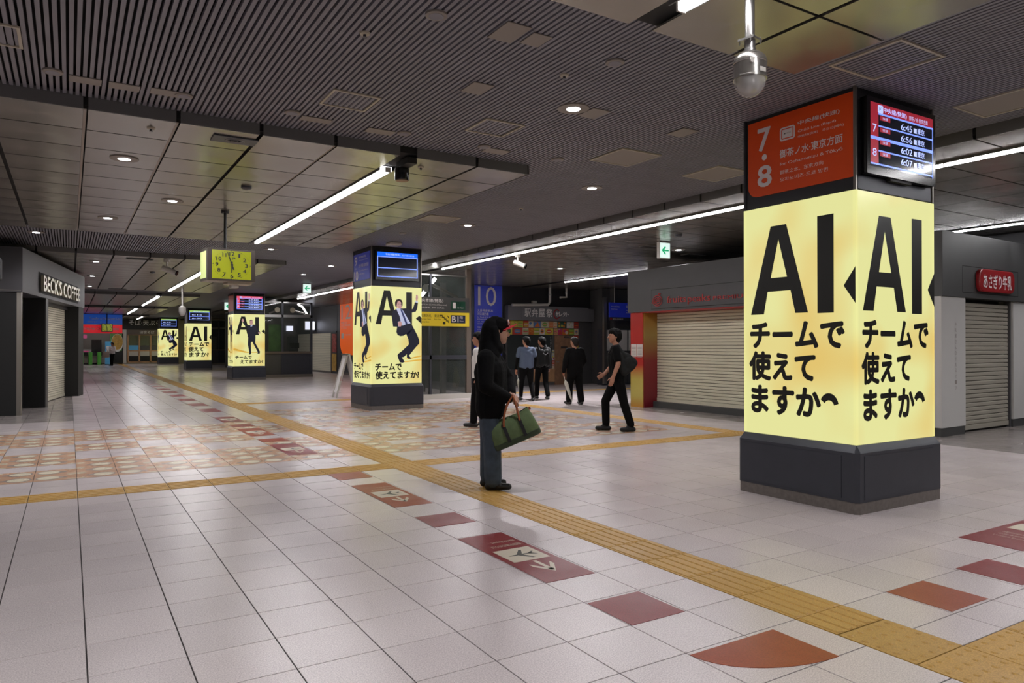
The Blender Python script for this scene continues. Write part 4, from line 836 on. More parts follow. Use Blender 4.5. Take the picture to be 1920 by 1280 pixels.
bx('inner_wall', M['wallb'], t, .0, 2.3, 2.9, 3.0, 0, HP-.02); bx('side_glazing', M['glass'], t, 2.3, 2.32, .1, 2.9, .13, 3.4); bx('inner_pier', M['steel'], t, 1.9, 2.05, .9, 1.05, .0, 3.3); bx('lift_door', M['steel'], t, .35, .8, 2.85, 2.9, .3, 2.0)
MB().tube([(.3, .5, 1.95), (1.5, .5, 3.36)], .045, 8).obj('sloping_lamp', M['tube'], t); MB().tube([(1.35, .5, 3.2), (2.2, .5, 2.85)], .05, 8).obj('roof_brace', M['alu'], t)
MB().lathe([(.11, -.02), (.11, .02), (.07, .03)], 18, ax='y', o=(1.08, .2, 3.05)).obj('round_lamp', M['offwhite'], t, True)

# ------------------------------------------------------------------ platform 10 column, lunch box shop and back wall
tag(bx('wall_back', M['wallb'], None, 13.3, 23.9, 22.4, 22.6, 0, HP-.002), 'dark back wall behind the lunch box shop', None, kind='structure')
t = thing('platform_column', 'dark column with a tall blue platform 10 sign behind the hooded person', 'column', (12.05, 22.3, 0), kind='thing')
bx('shaft', M['dark'], t, -.15, 1.25, .02, .9, 0, HP-.002); bx('skirting', M['kick'], t, -.17, 1.27, .0, .92, 0, .1)
fr = Frame((0, .02, 0), (1, 0, 0), (0, 0, 1), (0, -1, 0)); mb = MB(); fr.slab(mb, rrect(  .08, 1.2, .72, 3.6, .5, 'a'), 0, .015); s = mb.obj('platform_sign', M['blue'], t)
k = lambda b, a0, b0, w, h, bo=0: text(b, fr, a0, b0, w, h, M['white_t'], s, .017, bo)
k('10', .22, 2.88, .74, .68); k('大月·甲府·松本', .2, 2.66, .63, .1, .012); k('河口湖方面', .2, 2.54, .45, .1, .012); k('for Ōtsuki, Kōfu, Matsumoto', .2, 2.45, .78, .06); k('& Kawaguchiko', .2, 2.37, .42, .06); k('大月、甲府、松本、河口湖方向', .2, 2.29, .7, .05); k('오쓰키·고후·마쓰모토', .2, 2.22, .6, .05); k('特急券をお求めください', .2, 2.08, .6, .07); k('Limited Express ticket required', .2, 2.01, .62, .04); k('特急券 乗車券', .2, 1.95, .5, .04)
t = thing('lunch_box_shop', 'lunch box shop front with white brush letters, colourful poster tiles and a wooden door', 'shop', (13.4, 22.1, 0))
bx('fascia', M['eki'], t, 0, 3.6, 0, .3, 2.39, 2.92, bevel=.004); bx('fascia_extension', M['eki'], t, 3.6, 3.9, .05, .3, 2.39, 2.88)
fr = Frame((0, -.012, 0), (1, 0, 0), (0, 0, 1), (0, -1, 0)); bx('sign_board', M['eki'], t, .55, 3.55, -.012, 0, 2.405, 2.905)
a0 = .67
for i, ch in enumerate('駅弁屋祭'): text(ch, fr, a0+i*.31+(.03 if i == 3 else 0), 2.52, .265, .3, M['cottonw'], t, .002, .012, .02)
for i, ch in enumerate('セレクト'): text(ch, fr, 2.05+i*.155, 2.56, .13, .17, M['cottonw'], t, .002, .012, .02)
mb = MB(); mb.tube([fr.p(2.1+.14*math.cos(a), 2.64+.17*math.sin(a), .012) for a in [math.radians(50+i*13) for i in range(22)]], .022, 6); mb.obj('red_ring', M['redp'], t)
bx('front_wall', M['wallg'], t, 0, 3.9, .2, .29, .0, 2.39)
rnd = random.Random(11); tiles = {}
fw = Frame((0, .2, 0), (1, 0, 0), (0, 0, 1), (0, -1, 0))
def poster_tile(a, b, w, h, ci):
    mb = MB(); fw.slab(mb, [(a+.004, b+.004), (a+w-.004, b+.004), (a+w-.004, b+h-.004), (a+.004, b+h-.004)], 0, .01, 0)
    c2 = rnd.choice([c for c in range(10) if c != ci]); c3 = rnd.choice([c for c in range(10) if c not in (ci, c2)]); pat = rnd.randrange(6)
    if pat == 0: fw.ell(mb, a+w/2, b+h/2, w*.32, h*.32, .011, 1, 14); fw.rect(mb, a+w*.3, a+w*.7, b+h*.42, b+h*.58, .012, 2)
    elif pat == 1: [fw.ell(mb, a+w*rnd.uniform(.15, .85), b+h*rnd.uniform(.15, .85), .015, .015, .011+.0003*i, 1+(i % 2), 8) for i in range(12)]
    elif pat == 2: fw.poly(mb, [(a+w*.1, b+h*.1), (a+w*.9, b+h*.1), (a+w*.6, b+h*.85)], .011, 1); fw.rect(mb, a+w*.1, a+w*.5, b+h*.8, b+h*.95, .0115, 2)
    elif pat == 3: [fw.rect(mb, a+w*.12, a+w*.88, b+h*(.15+.22*i), b+h*(.27+.22*i), .011, 1+i % 2) for i in range(3)]
    elif pat == 4: fw.ell(mb, a+w*.4, b+h*.6, w*.3, h*.2, .011, 1, 12); fw.ell(mb, a+w*.65, b+h*.35, w*.22, h*.25, .0115, 2, 12)
    else: [fw.rect(mb, a+w*x, a+w*(x+.2), b+h*y, b+h*(y+.3), .011, 1+(i % 2)) for i, (x, y) in enumerate(((.1, .55), (.4, .2), (.7, .6), (.12, .1), (.62, .1)))]
    mb.obj('poster_tile', [PAL[ci], PAL[c2], PAL[c3]], t)
top = [(.0, .2, 1), (.2, .5, 0), (.5, .75, 0), (.75, .98, 2), (.98, 1.2, 3), (1.2, 1.52, 5), (1.52, 1.88, 3), (1.88, 2.1, 6), (2.1, 2.27, 3), (2.27, 2.7, 7), (2.7, 3.04, 8), (3.04, 3.26, 2)]
bot = [(.0, .28, 0), (.28, .72, 2), (.72, .98, 3), (.98, 1.2, 1), (1.2, 1.46, 0), (1.46, 1.7, 8), (1.7, 2.08, 0), (2.1, 2.3, 6), (2.3, 2.5, 9), (2.5, 2.8, 1), (2.8, 3.06, 4), (3.06, 3.26, 3)]
for a, b, c in top: poster_tile(a, 2.13, b-a, .25, c)
for a, b, c in bot: poster_tile(a, 1.87, b-a, .25, c)
for i, c in enumerate((2, 1, 0, 6, 8)): poster_tile(3.04, 1.66-i*.2, .22, .2, c)
for i, c in enumerate((3, 2, 8, 8)): poster_tile(2.02, .92+.2*i-.4, .12, .2, c)
poster_tile(1.62, .58, .14, .22, 1); poster_tile(1.76, .58, .26, .22, 8); poster_tile(1.62, .38, .14, .2, 8); poster_tile(.55, .62, .2, .2, 8)
bx('dark_window', M['dglass'], t, .08, 2.02, .185, .205, .62, 1.86); bx('window_frame', M['grey2'], t, .08, 2.02, .19, .2, .60, .63)
bx('wooden_door', M['wood'], t, 2.14, 3.02, .17, .2, .0, 1.85, bevel=.004); bx('door_sign', M['wallb'], t, 2.42, 2.72, .165, .172, 1.36, 1.44); bx('door_closer', M['steel'], t, 2.55, 2.85, .15, .172, 1.76, 1.82); MB().tube([(2.2, .16, .86), (2.32, .14, .86)], .012, 8).obj('door_handle', M['steel'], t)
bx('wooden_dado', M['woodl'], t, 1.1, 2.14, .18, .2, .12, .6); bx('dado_plinth', M['steel'], t, 1.1, 2.14, .19, .2, 0, .12)
text('レジ待ち', Frame((0, .18, 0), (0, 0, -1), (1, 0, 0), (0, -1, 0)), -1.8, 1.93, .4, .06, M['white_t'], t, .006)
def wpipe(label, pts, Y=21.95, r=.05):
    t = thing('white_pipe', label, 'pipe', tuple(pY(*pts[0], Y)*0+Vector((pY(*pts[0], Y).x, Y, 0)))); o = t.location
    ps = [pY(x, y, Y)-Vector((o.x, o.y, 0)) for x, y in pts]; ps[0].z = min(ps[0].z, HP) if ps[0].z > HP else ps[0].z
    MB().tube(ps, r, 10).obj('run', M['offwhite'], t, True); cl = MB(); c = (ps[0]+ps[1])/2; MB().tube([c-Vector((0, 0, .03)), c+Vector((0, 0, .03))], r*1.2, 10).obj('clamp', M['steel'], t)
wpipe('white pipe elbow dropping from the ceiling above the lunch box shop letters', [(1031, 536), (1031, 566), (1028, 571), (960, 571.5)])
wpipe('second white pipe right of the elbow above the lunch box shop', [(1062, 535), (1062, 557), (1050, 557.5)], 22.0, .04)
t = thing('conduit_box', 'small pale electrical box above the lunch box shop fascia', 'electrical box', (14.6, 22.25, 0)); bx('box', M['frame'], t, -.1, .1, -.05, .05, 2.94, 3.12, ch=.01); bx('cover', M['offwhite'], t, -.08, .08, -.056, -.05, 2.96, 3.1); bx('stand', M['steel'], t, -.03, .03, -.03, .03, 2.92, 2.95)
tag(bx('wall_recess', M['wallg'], None, 17.32, 17.42, 21.0, 22.4, 0, HP-.002), 'dark recessed wall right of the lunch box shop', None, kind='structure')
t = thing('steel_post', 'tall shiny steel corner post right of the lunch box shop', 'post', (16.86, 20.95, 0)); bx('shaft', M['steel'], t, -.06, .06, -.05, .05, 0, 3.25); bx('foot', M['dark'], t, -.08, .08, -.07, .07, 0, .06)
t = thing('cabinet_wall', 'grey cabinet wall under the blue direction sign left of the fruit shop', 'cabinet', (16.95, 21.0, 0))
bx('body', M['dark'], t, 0, 2.6, .0, .5, 0, 2.1); 
for x in (.04, .55, 1.1): bx('upper_door', M['wpan'], t, x, x+.48, -.015, 0, 1.28, 2.05)
for x in (.04, .55, 1.1): bx('lower_door', M['grey2'], t, x, x+.48, -.015, 0, .08, 1.22)
bx('upper_wall', M['grey2'], t, 0, 2.6, .2, .5, 2.1, HP-.01)
t = thing('direction_sign', 'blue hanging direction sign between the lunch box shop and the fruit shop', 'sign', (17.0, 20.8, 0)); bx('board', M['blue'], t, -.05, 1.6, -.03, .03, 2.52, 3.06); fr = Frame((0, -.03, 0), (1, 0, 0), (0, 0, 1), (0, -1, 0))
text('大月·甲府·松本', fr, .72, 2.86, .75, .12, M['white_t'], t, .002, .01); text('for Ōtsuki, Kōfu', fr, .72, 2.76, .6, .06, M['white_t'], t, .002); text('大月、甲府', fr, .72, 2.67, .5, .05, M['white_t'], t, .002); text('中央本線(特急)', fr, .02, 2.88, .4, .06, M['white_t'], t, .002); text('Chūō Line', fr, .02, 2.80, .3, .04, M['white_t'], t, .002); bx('lower_strip', M['dark'], t, -.05, 1.6, -.025, .03, 2.40, 2.52); text('駅長事務室', fr, .1, 2.43, .5, .05, M['white_t'], t, .0)
mb = MB(); fr.rect(mb, -.02, .06, 2.43, 2.49, .0); mb.obj('red_mark', M['redp'], t)
for hx in (.2, 1.3): MB().tube([(hx, 0, 3.06), (hx, 0, HP)], .015, 8).obj('hanger', M['steel'], t)
def wallbit(name, label, cat, x, y, m, r=.05):
    p = pY(x, y, 22.38); t = thing(name, label, cat, (p.x, 22.4, 0)); MB().lathe([(r, 0), (r, -.05), (r*.6, -.08)], 14, ax='y', o=(0, 0, p.z)).obj('knob', m, t, True); MB().lathe([(r*1.5, .0), (r*1.5, -.012)], 14, ax='y', o=(0, 0, p.z)).obj('rosette', M['dark'], t)
wallbit('fire_valve', 'small red valve on the dark wall right of the lunch box shop', 'valve', 1112, 660, M['redp'], .07); wallbit('hose_valve', 'small brass valve beside the red one on the dark wall', 'valve', 1121, 657, M['frame']); wallbit('wall_knob', 'pale knob low on the dark wall beside the steel post', 'knob', 1123.5, 677, M['frame'], .04)

# ------------------------------------------------------------------ side wall, platform 12 column, far shutter shop
t = thing('shutter_shop', 'closed shop with a white roller shutter and grey upper wall, behind the folding sign', 'shop', (12.0, 37.2, 0))
bx('upper_wall', M['grey'], t, 0, .3, .0, 9.0, 2.22, HP-.005); bx('lintel', M['dark'], t, -.03, .3, 0, 9.0, 2.17, 2.24); bx('jamb', M['brown'], t, -.02, .2, .85, 1.0, 0, 2.17); bx('booth_body', M['grey2'], t, .3, 1.5, 0, 9, 0, HP-.005); bx('poster_case', M['dark'], t, 0, .2, 0, .85, 0, 2.17)
fr = Frame((0, 9.0, 0), (0, -1, 0), (0, 0, 1), (-1, 0, 0))
mb = MB(); fr.slab(mb, [(8.2, 1.12), (8.95, 1.12), (8.95, 2.1), (8.2, 2.1)], 0, .02); mb.obj('poster', M['post_r'], t); mb = MB(); fr.slab(mb, [(8.2, .12), (8.95, .12), (8.95, 1.05), (8.2, 1.05)], 0, .02); mb.obj('poster', M['food'], t)
shm = MB()
for k in range(22): fr.slab(shm, [(0, .1+k*.094), (8.0, .1+k*.094), (8.0, .185+k*.094), (0, .185+k*.094)], -.02, .004)
shm.obj('shutter', M['shutter'], t)['kind'] = 'stuff'; bx('threshold', M['alu'], t, -.04, .0, .9, 9, 0, .1)
t = thing('lit_shop_sign', 'bright white projecting sign on the far shutter shop', 'sign', (11.56, 40.9, 0)); bx('case', M['offwhite'], t, -.22, .30, 0, .12, 2.36, 2.86); mb = MB(); Frame((0, 0, 0), (1, 0, 0), (0, 0, 1), (0, -1, 0)).rect(mb, -.2, .34, 2.38, 2.84, .003); mb.obj('lit_face', M['lampw'], t); bx('bracket', M['dark'], t, .29, .42, .03, .09, 2.3, 2.7)
t = thing('platform_column', 'dark column with an orange platform 12 sign behind the second pillar', 'column', (12.0, 37.15, 0), kind='thing')
bx('shaft', M['dark'], t, .0, .9, -3.4, .0, 0, HP-.002); bx('skirting', M['kick'], t, -.02, .9, -3.42, .0, 0, .1); fr = Frame((0, 0, 0), (0, -1, 0), (0, 0, 1), (-1, 0, 0)); mb = MB(); fr.slab(mb, rrect(.5, 3.3, 1.0, 3.6, .7, 'a'), 0, .015); s = mb.obj('platform_sign', M['orange_l'], t)
for b_, a0, b0, w, h, bo in (('12', .72, 2.82, 1.45, .72, 0), ('新宿·立川', .7, 2.6, .9, .1, .01), ('八王子·高尾方面', .7, 2.46, 1.4, .1, .01), ('for Tachikawa', .7, 2.34, .9, .06, 0), ('中央線 特快', 1.2, 1.98, 1.0, .09, 0)): text(b_, fr, a0, b0, w, h, M['white_t'], s, .017, bo)
mb = MB(); fr.rect(mb, .72, 1.1, 1.84, 2.1, .017); mb.obj('line_mark', M['white_t'], s)
tag(bx('wall_side', M['wallg'], None, 12.0, 12.2, 46.25, 70, 0, HP-.002), 'dark side wall far along the hall', None, kind='structure')
tag(bx('wall_side.001', M['wallb'], None, 12.95, 13.1, 23.3, 33.6, 0, HP-.002), 'dark side wall between the platform columns', None, kind='structure')

# ------------------------------------------------------------------ glass ticket office right of the third pillar and glazed houses beyond
def glass_house(name, label, X, Y, w, dpt, inner):
    t = thing(name, label, 'glass house', (X, Y, 0))
    for x in (0, w*.5, w-.1): bx('post', M['dark'], t, x, x+.1, 0, .1, 0, 3.5)
    bx('post', M['dark'], t, w-.1, w, dpt-.1, dpt, 0, 3.5); bx('roof_rail', M['steel'], t, 0, w, 0, dpt, 3.44, 3.5); bx('head_rail', M['steel'], t, 0, w, 0, .1, 2.78, 2.9); bx('counter_rail', M['brown'], t, 0, w, -.02, .12, 1.1, 1.2); bx('base', M['alu'], t, -.02, w+.02, -.03, .14, 0, .14)
    for a, b in ((.1, w*.5), (w*.5+.1, w-.1)):
        bx('pane', M['glass'], t, a, b, .04, .055, 1.2, 2.78); bx('pane', M['glass'], t, a, b, .04, .055, 2.9, 3.44); bx('lower_panel', M['grey2'] if a < .2 else M['dark'], t, a, b, .04, .06, .14, 1.1)
    bx('back_wall', M['wallg'], t, 0, w, dpt-.05, dpt, .14, 3.44)
    return t
t = glass_house('ticket_office', 'glass ticket office with counter and roof lamps right of the third pillar', 6.9, 34.0, 2.89, 2.6, True)
bx('green_poster', M['post_g'], t, .95, 1.6, .3, .34, 1.22, 2.45); bx('desk_unit', M['dark'], t, 1.9, 2.3, .4, .8, 1.2, 1.9); bx('monitor', M['black'], t, 1.95, 2.35, .3, .36, 1.35, 1.6); bx('lit_notice', M['lampw'], t, 2.3, 2.62, 2.45, 2.5, 2.2, 2.45)
for x in (1.25, 1.95): MB().lathe([(.12, -.03), (.12, .0), (.07, .04)], 16, ax='y', o=(x, -.02, 3.12)).obj('round_lamp', M['frame'], t, True)
MB().tube([(.9, .02, 2.95), (1.25, .02, 3.12)], .04, 8).obj('arm', M['steel'], t); MB().tube([(1.95, .02, 3.12), (2.75, .02, 2.9)], .04, 8).obj('arm', M['steel'], t)
MB().tube([(2.28, .3, 3.42), (2.5, .3, 3.3), (2.72, .3, 2.95)], .035, 8).obj('curved_lamp', M['tube'], t)
t = glass_house('glazed_kiosk', 'dim glazed kiosk between the third and fourth pillars', 8.1, 44.5, 3.2, 2.2, False); bx('pink_display', M['pinkp'], t, 1.0, 1.5, .4, .45, 1.3, 1.8); bx('shelf_unit', M['alu'], t, 1.8, 2.8, .6, .9, 1.2, 2.2)
t = glass_house('glazed_kiosk', 'dim glazed kiosk between the fourth and fifth pillars', 8.1, 60, 3.6, 2.2, False); bx('shelf_unit', M['alu'], t, .8, 1.8, .6, .9, 1.2, 2.2)
# folding A sign behind the second pillar
p0 = pz(629, 746); p1 = pz(637, 744.5)
t = thing('folding_sign', 'white folding A-frame sign seen edge-on left of the second pillar', 'folding sign', (p0.x, p0.y, 0), .0); d = p0.x*_s+p0.y*_c; k_ = d/FPX
u = _R.copy(); dpth = Vector((0, 1.0, 0))*.32
def leg(nm, x0, x1): 
    mb = MB(); a, b = u*(x0*k_), u*(x1*k_); mb.prism([a+Vector((0, 0, .0)), a+u*.05, b+u*.05+Vector((0, 0, 1.22)), b+Vector((0, 0, 1.22))], dpth*.08); mb.prism([a+dpth, a+u*.05+dpth, b+u*.05+Vector((0, 0, 1.22))+dpth, b+Vector((0, 0, 1.22))+dpth], dpth*.08); mb.obj(nm, M['offwhite'], t)
    mb = MB(); m_ = lambda f, dd: a*(1-f)+b*f+Vector((0, 0, 1.22*f))+u*.02+dpth*dd; mb.prism([m_(.12, .08), m_(.12, 1), m_(.98, 1), m_(.98, .08)], u*.012); mb.obj('board', M['cottonw'], t)
leg('front_leg', 0, 21); leg('rear_leg', 44, 24); mb = MB(); mb.box(20*k_*u.x-.02, 26*k_*u.x+.04, 20*k_*u.y-.03, 20*k_*u.y+.36, 1.2, 1.24); mb.obj('hinge', M['alu'], t)
mb = MB(); mb.box(9.5*k_*u.x, 9.5*k_*u.x+.05, 9.5*k_*u.y-.006, 9.5*k_*u.y, .48, .6); mb.obj('red_label', M['redp'], t)

# ------------------------------------------------------------------ far end: boards, noodle shop, gates
YB = 57.0
def far_rect(x0, y0, x1, y1, Y): a, b = pY(x0, y1, Y), pY(x1, y0, Y); return a.x, b.x, a.z, b.z
x0, x1, z0, z1 = far_rect(140, 590, 229.5, 607, YB); z1 = min(z1, HS-.01)
t = thing('overhead_board', 'blue and red transfer board hanging over the ticket gates at the far end', 'sign', (x0, YB, 0)); w = x1-x0
bx('blue_board', M['bluep'], t, 0, w, 0, .2, z0, z1); bx('hanger', M['dark'], t, w*.2, w*.25, .08, .12, z1-.01, HS+.001); bx('hanger', M['dark'], t, w*.75, w*.8, .08, .12, z1-.01, HS+.001); r0 = pY(200, 624.5, YB).z; bx('red_board', M['redb'], t, 0, w, 0, .2, r0, z0-.04); bx('white_rule', M['white_t'], t, 0, w, -.005, .19, z0-.04, z0)
fr = Frame((0, 0, 0), (1, 0, 0), (0, 0, 1), (0, -1, 0)); text('Transfer to Shinkansen Line', fr, w*.3, z0+.32, w*.66, .16, M['white_t'], t, .003, .01); text('湘南新宿ライン', fr, w*.26, z0+.1, w*.3, .12, M['white_t'], t, .003); text('Only for Chūō Line Trains', fr, w*.2, r0+.16, w*.72, .26, M['white_t'], t, .003, .02); text('駅', fr, w*.06, r0+.14, .2, .26, M['white_t'], t, .003, .02)
x0, x1, z0, z1 = far_rect(190, 606.5, 211.5, 622, YB-.6)
t = thing('far_clock', 'small yellow-green box clock in front of the far red board', 'clock', (x0, YB-.6, 0)); w = x1-x0; bx('case', M['bronze'], t, 0, w, 0, .3, z0, z1); mb = MB(); f2 = Frame((0, 0, z0), (1, 0, 0), (0, 0, 1), (0, -1, 0)); f2.rect(mb, .05, w-.05, .05, z1-z0-.05, .004); mb.obj('dial', M['clockf'], t)
mb = MB(); c_, e_ = w/2, (z1-z0)/2; f2.poly(mb, [(c_-.02, e_), (c_+.02, e_), (c_+.02, e_-.2), (c_-.02, e_-.2)], .007); f2.poly(mb, [(c_-.02, e_), (c_+.02, e_), (c_-.07, e_+.25), (c_-.1, e_+.25)], .007); mb.obj('hands', M['ink'], t); mb = MB(); [f2.ell(mb, c_+.36*w*math.cos(k*math.pi/6), e_+.4*(z1-z0)*math.sin(k*math.pi/6), .025, .025, .006, 0, 8) for k in range(12)]; mb.obj('hour_marks', M['ink'], t); MB().tube([(w/2, .15, z1), (w/2, .15, HS)], .03, 8).obj('rod', M['blackm'], t)
YN = 66.0
x0, x1, z0, z1 = far_rect(229.5, 592, 306, 681.5, YN)
t = thing('noodle_shop', 'noodle shop front with black sign band, white letters and wood-framed windows at the far end', 'shop', (x0, YN, 0)); w = x1-x0
f2 = Frame((0, 0, 0), (1, 0, 0), (0, 0, 1), (0, -1, 0)); za = pY(260, 618, YN).z; zb_ = pY(260, 627, YN).z
bx('sign_band', M['blackm'], t, 0, w, -.1, .5, za, HP-.01); bx('lower_band', M['brown'], t, .3, w, -.05, .5, zb_, za); bx('wall', M['wallg'], t, 0, w, .2, .5, 0, zb_)
text('そば·天ぷら', Frame((0, -.1, 0), (1, 0, 0), (0, 0, 1), (0, -1, 0)), w*.15, za+.35, w*.78, .42, M['cottonw'], t, .004, .01); text('田舎そば', Frame((0, -.05, 0), (1, 0, 0), (0, 0, 1), (0, -1, 0)), w*.42, zb_+.07, w*.36, .24, M['cottonw'], t, .004)
bx('white_post', M['offwhite'], t, 0, .28, -.05, .3, 0, za)
for i in range(3):
    a = .4+i*(w-.5)/3; b = a+(w-.5)/3-.08; bx('window_frame', M['woodl'], t, a-.06, a+.06, .05, .25, .1, zb_); bx('pane', M['dglass'], t, a+.06, b, .12, .14, 1.5, zb_-.05); bx('white_panel', M['offwhite'], t, a+.06, b, .1, .14, .65, 1.1); bx('frosted_pane', M['pcb'] if i == 0 else M['grey'], t, a+.06, b, .11, .14, 1.1, 1.5); bx('sill_rail', M['woodl'], t, a, b+.08, .08, .2, 1.02, 1.12); bx('kick_panel', M['blackm'], t, a+.06, b, .12, .14, .2, .65)
bx('bottom_rail', M['woodl'], t, .3, w, .05, .25, .1, .2); bx('top_rail', M['woodl'], t, .3, w, .05, .25, zb_-.06, zb_); bx('floor_sill', M['alu'], t, 0, w, -.1, .5, 0, .1)
tag(bx('wall_end', M['shutterd'], None, -2, 12, 67.2, 67.4, 0, HS), 'grey end wall behind the ticket gates', None, kind='structure')
x0, x1, z0, z1 = far_rect(206, 625, 231, 676, YN-.1)
t = thing('food_poster_wall', 'wall panel with a large noodle bowl picture beside the noodle shop', 'poster', (x0, YN-.1, 0)); w = x1-x0; bx('panel', M['blackm'], t, 0, w, 0, .1, .1, z1); f2 = Frame((0, 0, 0), (1, 0, 0), (0, 0, 1), (0, -1, 0)); mb = MB(); f2.rect(mb, .0, w*.9, z1-1.4, z1-.02, .003); mb.obj('picture', M['post_g'], t); mb = MB(); f2.ell(mb, w*.55, z1-.75, w*.46, .72, .006, 0, 20); mb.obj('bowl_rim', M['cottonw'], t); mb = MB(); f2.ell(mb, w*.55, z1-.68, w*.42, .62, .009, 0, 20); mb.obj('bowl_food', M['food'], t)
x0, x1, z0, z1 = far_rect(197, 640, 210, 681, 63.5); t = thing('poster_stand', 'blue and white poster panel behind the far walking person', 'poster', (x0, 63.5, 0)); bx('panel', M['pcb'], t, 0, x1-x0, 0, .1, .05, z1); bx('white_field', M['white'], t, .08, x1-x0-.08, -.01, 0, z1*.55, z1*.8); bx('foot', M['dark'], t, 0, x1-x0, -.05, .15, 0, .06)
GS = pY(166.5, 660, 63.5).x-pY(150, 660, 63.5).x
for k in range(3):
    a = pY(150+16.5*k, 660, 63.5); t = thing('ticket_gate', ['green-edged ticket gate nearest the coffee shop corner', 'middle green-edged ticket gate of three at the far end', 'green-edged ticket gate beside the blue poster panel'][k], 'ticket gate', (a.x, 63.5, 0), 0, None)
    bx('cabinet', M['shutterd'], t, .0, .22, 0, 1.7, .05, .95, ch=.03); bx('green_front', M['gold'], t, -.02, .24, -.06, .0, .04, .98, ch=.02); bx('top_panel', M['black'], t, .0, .22, .05, 1.65, .95, 1.02); bx('barrier', M['shutterd'], t, .24, GS-.03, .5, .55, .15, .72); bx('barrier_top', M['black'], t, .24, GS-.03, .3, .8, .72, .98); bx('foot', M['alu'], t, -.01, .23, 0, 1.7, 0, .05)
a = pY(180, 650, 65); t = thing('office_booth', 'dark attendant booth with white counter behind the ticket gates', 'booth', (a.x, 65.6, 0)); bx('cabinet', M['black'], t, -.3, .4, 0, .5, 0, 1.95); bx('counter', M['offwhite'], t, -2.4, -.3, 0, .6, .9, 1.2); bx('counter_body', M['grey'], t, -2.4, -.3, .05, .55, 0, .9); bx('pink_notice', M['pinkp'], t, -1.8, -.5, -.01, 0, .78, 1.08); bx('hanging_notice', M['pinkp'], t, -1.9, -.6, .3, .34, 2.05, 2.35); bx('notice_hanger', M['steel'], t, -1.3, -1.24, .3, .34, 2.35, HP-.01)

# ------------------------------------------------------------------ people
import numpy as np
def capsule(mb, p0, p1, r0, r1, n=14):
    p0, p1 = Vector(p0), Vector(p1); d = p1-p0; L = d.length
    d = d/L if L > 1e-6 else Vector((0, 0, 1)); pts, rs = [], []
    for a in (-85, -60, -30): pts.append(p0+d*(r0*math.sin(math.radians(a)))); rs.append(r0*math.cos(math.radians(a)))
    pts.append(p0); rs.append(r0)
    if L > 1e-4: pts.append(p1); rs.append(r1)
    for a in (30, 60, 85): pts.append(p1+d*(r1*math.sin(math.radians(a)))); rs.append(r1*math.cos(math.radians(a)))
    mb.tube(pts, rs, n)
def figure(name, prims, mats, parent, voxel=.009, smooth=4):
    """one continuous surface grown over tapered limbs; each face takes the material of the limb it lies on"""
    mb = MB()
    for p in prims: capsule(mb, *p[:4])
    me = mb.mesh('grow', mats[0]); o = bpy.data.objects.new('grow', me); COL.objects.link(o)
    r = o.modifiers.new('r', 'REMESH'); r.mode = 'VOXEL'; r.voxel_size = voxel
    s = o.modifiers.new('s', 'SMOOTH'); s.factor = .5; s.iterations = smooth
    dg = bpy.context.evaluated_depsgraph_get(); out = bpy.data.meshes.new_from_object(o.evaluated_get(dg)); bpy.data.objects.remove(o); bpy.data.meshes.remove(me)
    out.name = name; out.materials.clear()
    for m in mats: out.materials.append(m)
    nf = len(out.polygons); c = np.empty(nf*3, np.float32); out.polygons.foreach_get('center', c); c = c.reshape(-1, 3); best = np.full(nf, 1e9); idx = np.zeros(nf, np.int32)
    for p in prims:
        a, b = np.array(p[0], float), np.array(p[1], float); ab = b-a; L2 = max(float(ab@ab), 1e-9); t = np.clip(((c-a)@ab)/L2, 0, 1)
        dd = np.linalg.norm(c-(a+t[:, None]*ab), axis=1)-(p[2]+(p[3]-p[2])*t); m = dd < best; best[m] = dd[m]; idx[m] = p[4]
    out.polygons.foreach_set('material_index', idx); out.polygons.foreach_set('use_smooth', [True]*nf); out.update()
    return link_mesh(name, out, parent)
def hand_prims(w, d, n, side, curl, mi, s=1.):
    w, d, n, side = Vector(w), Vector(d).normalized(), Vector(n).normalized(), Vector(side).normalized(); o = []
    for k in (-1, 0, 1): o.append((w+side*k*.014*s, w+d*.085*s+side*k*.024*s, .019*s, .0165*s, mi))
    for k, l in ((-1.5, .8), (-.5, .97), (.5, 1.), (1.5, .93)):
        p = w+d*.088*s+side*k*.0195*s
        for i, sl in enumerate((.042, .030, .022)):
            a = curl*(i+.6); q = p+(d*math.cos(a)+n*math.sin(a))*sl*l*s; o.append((p, q, (.0098-.0007*i)*s, (.0092-.0007*i)*s, mi)); p = q
    p = w+d*.02*s+side*.03*s; q = p+(side*.75+d*.7+n*.25).normalized()*.048*s; o.append((p, q, .0125*s, .011*s, mi)); o.append((q, q+(d*.85+n*.5+side*.1).normalized()*.032*s, .011*s, .0095*s, mi))
    return o
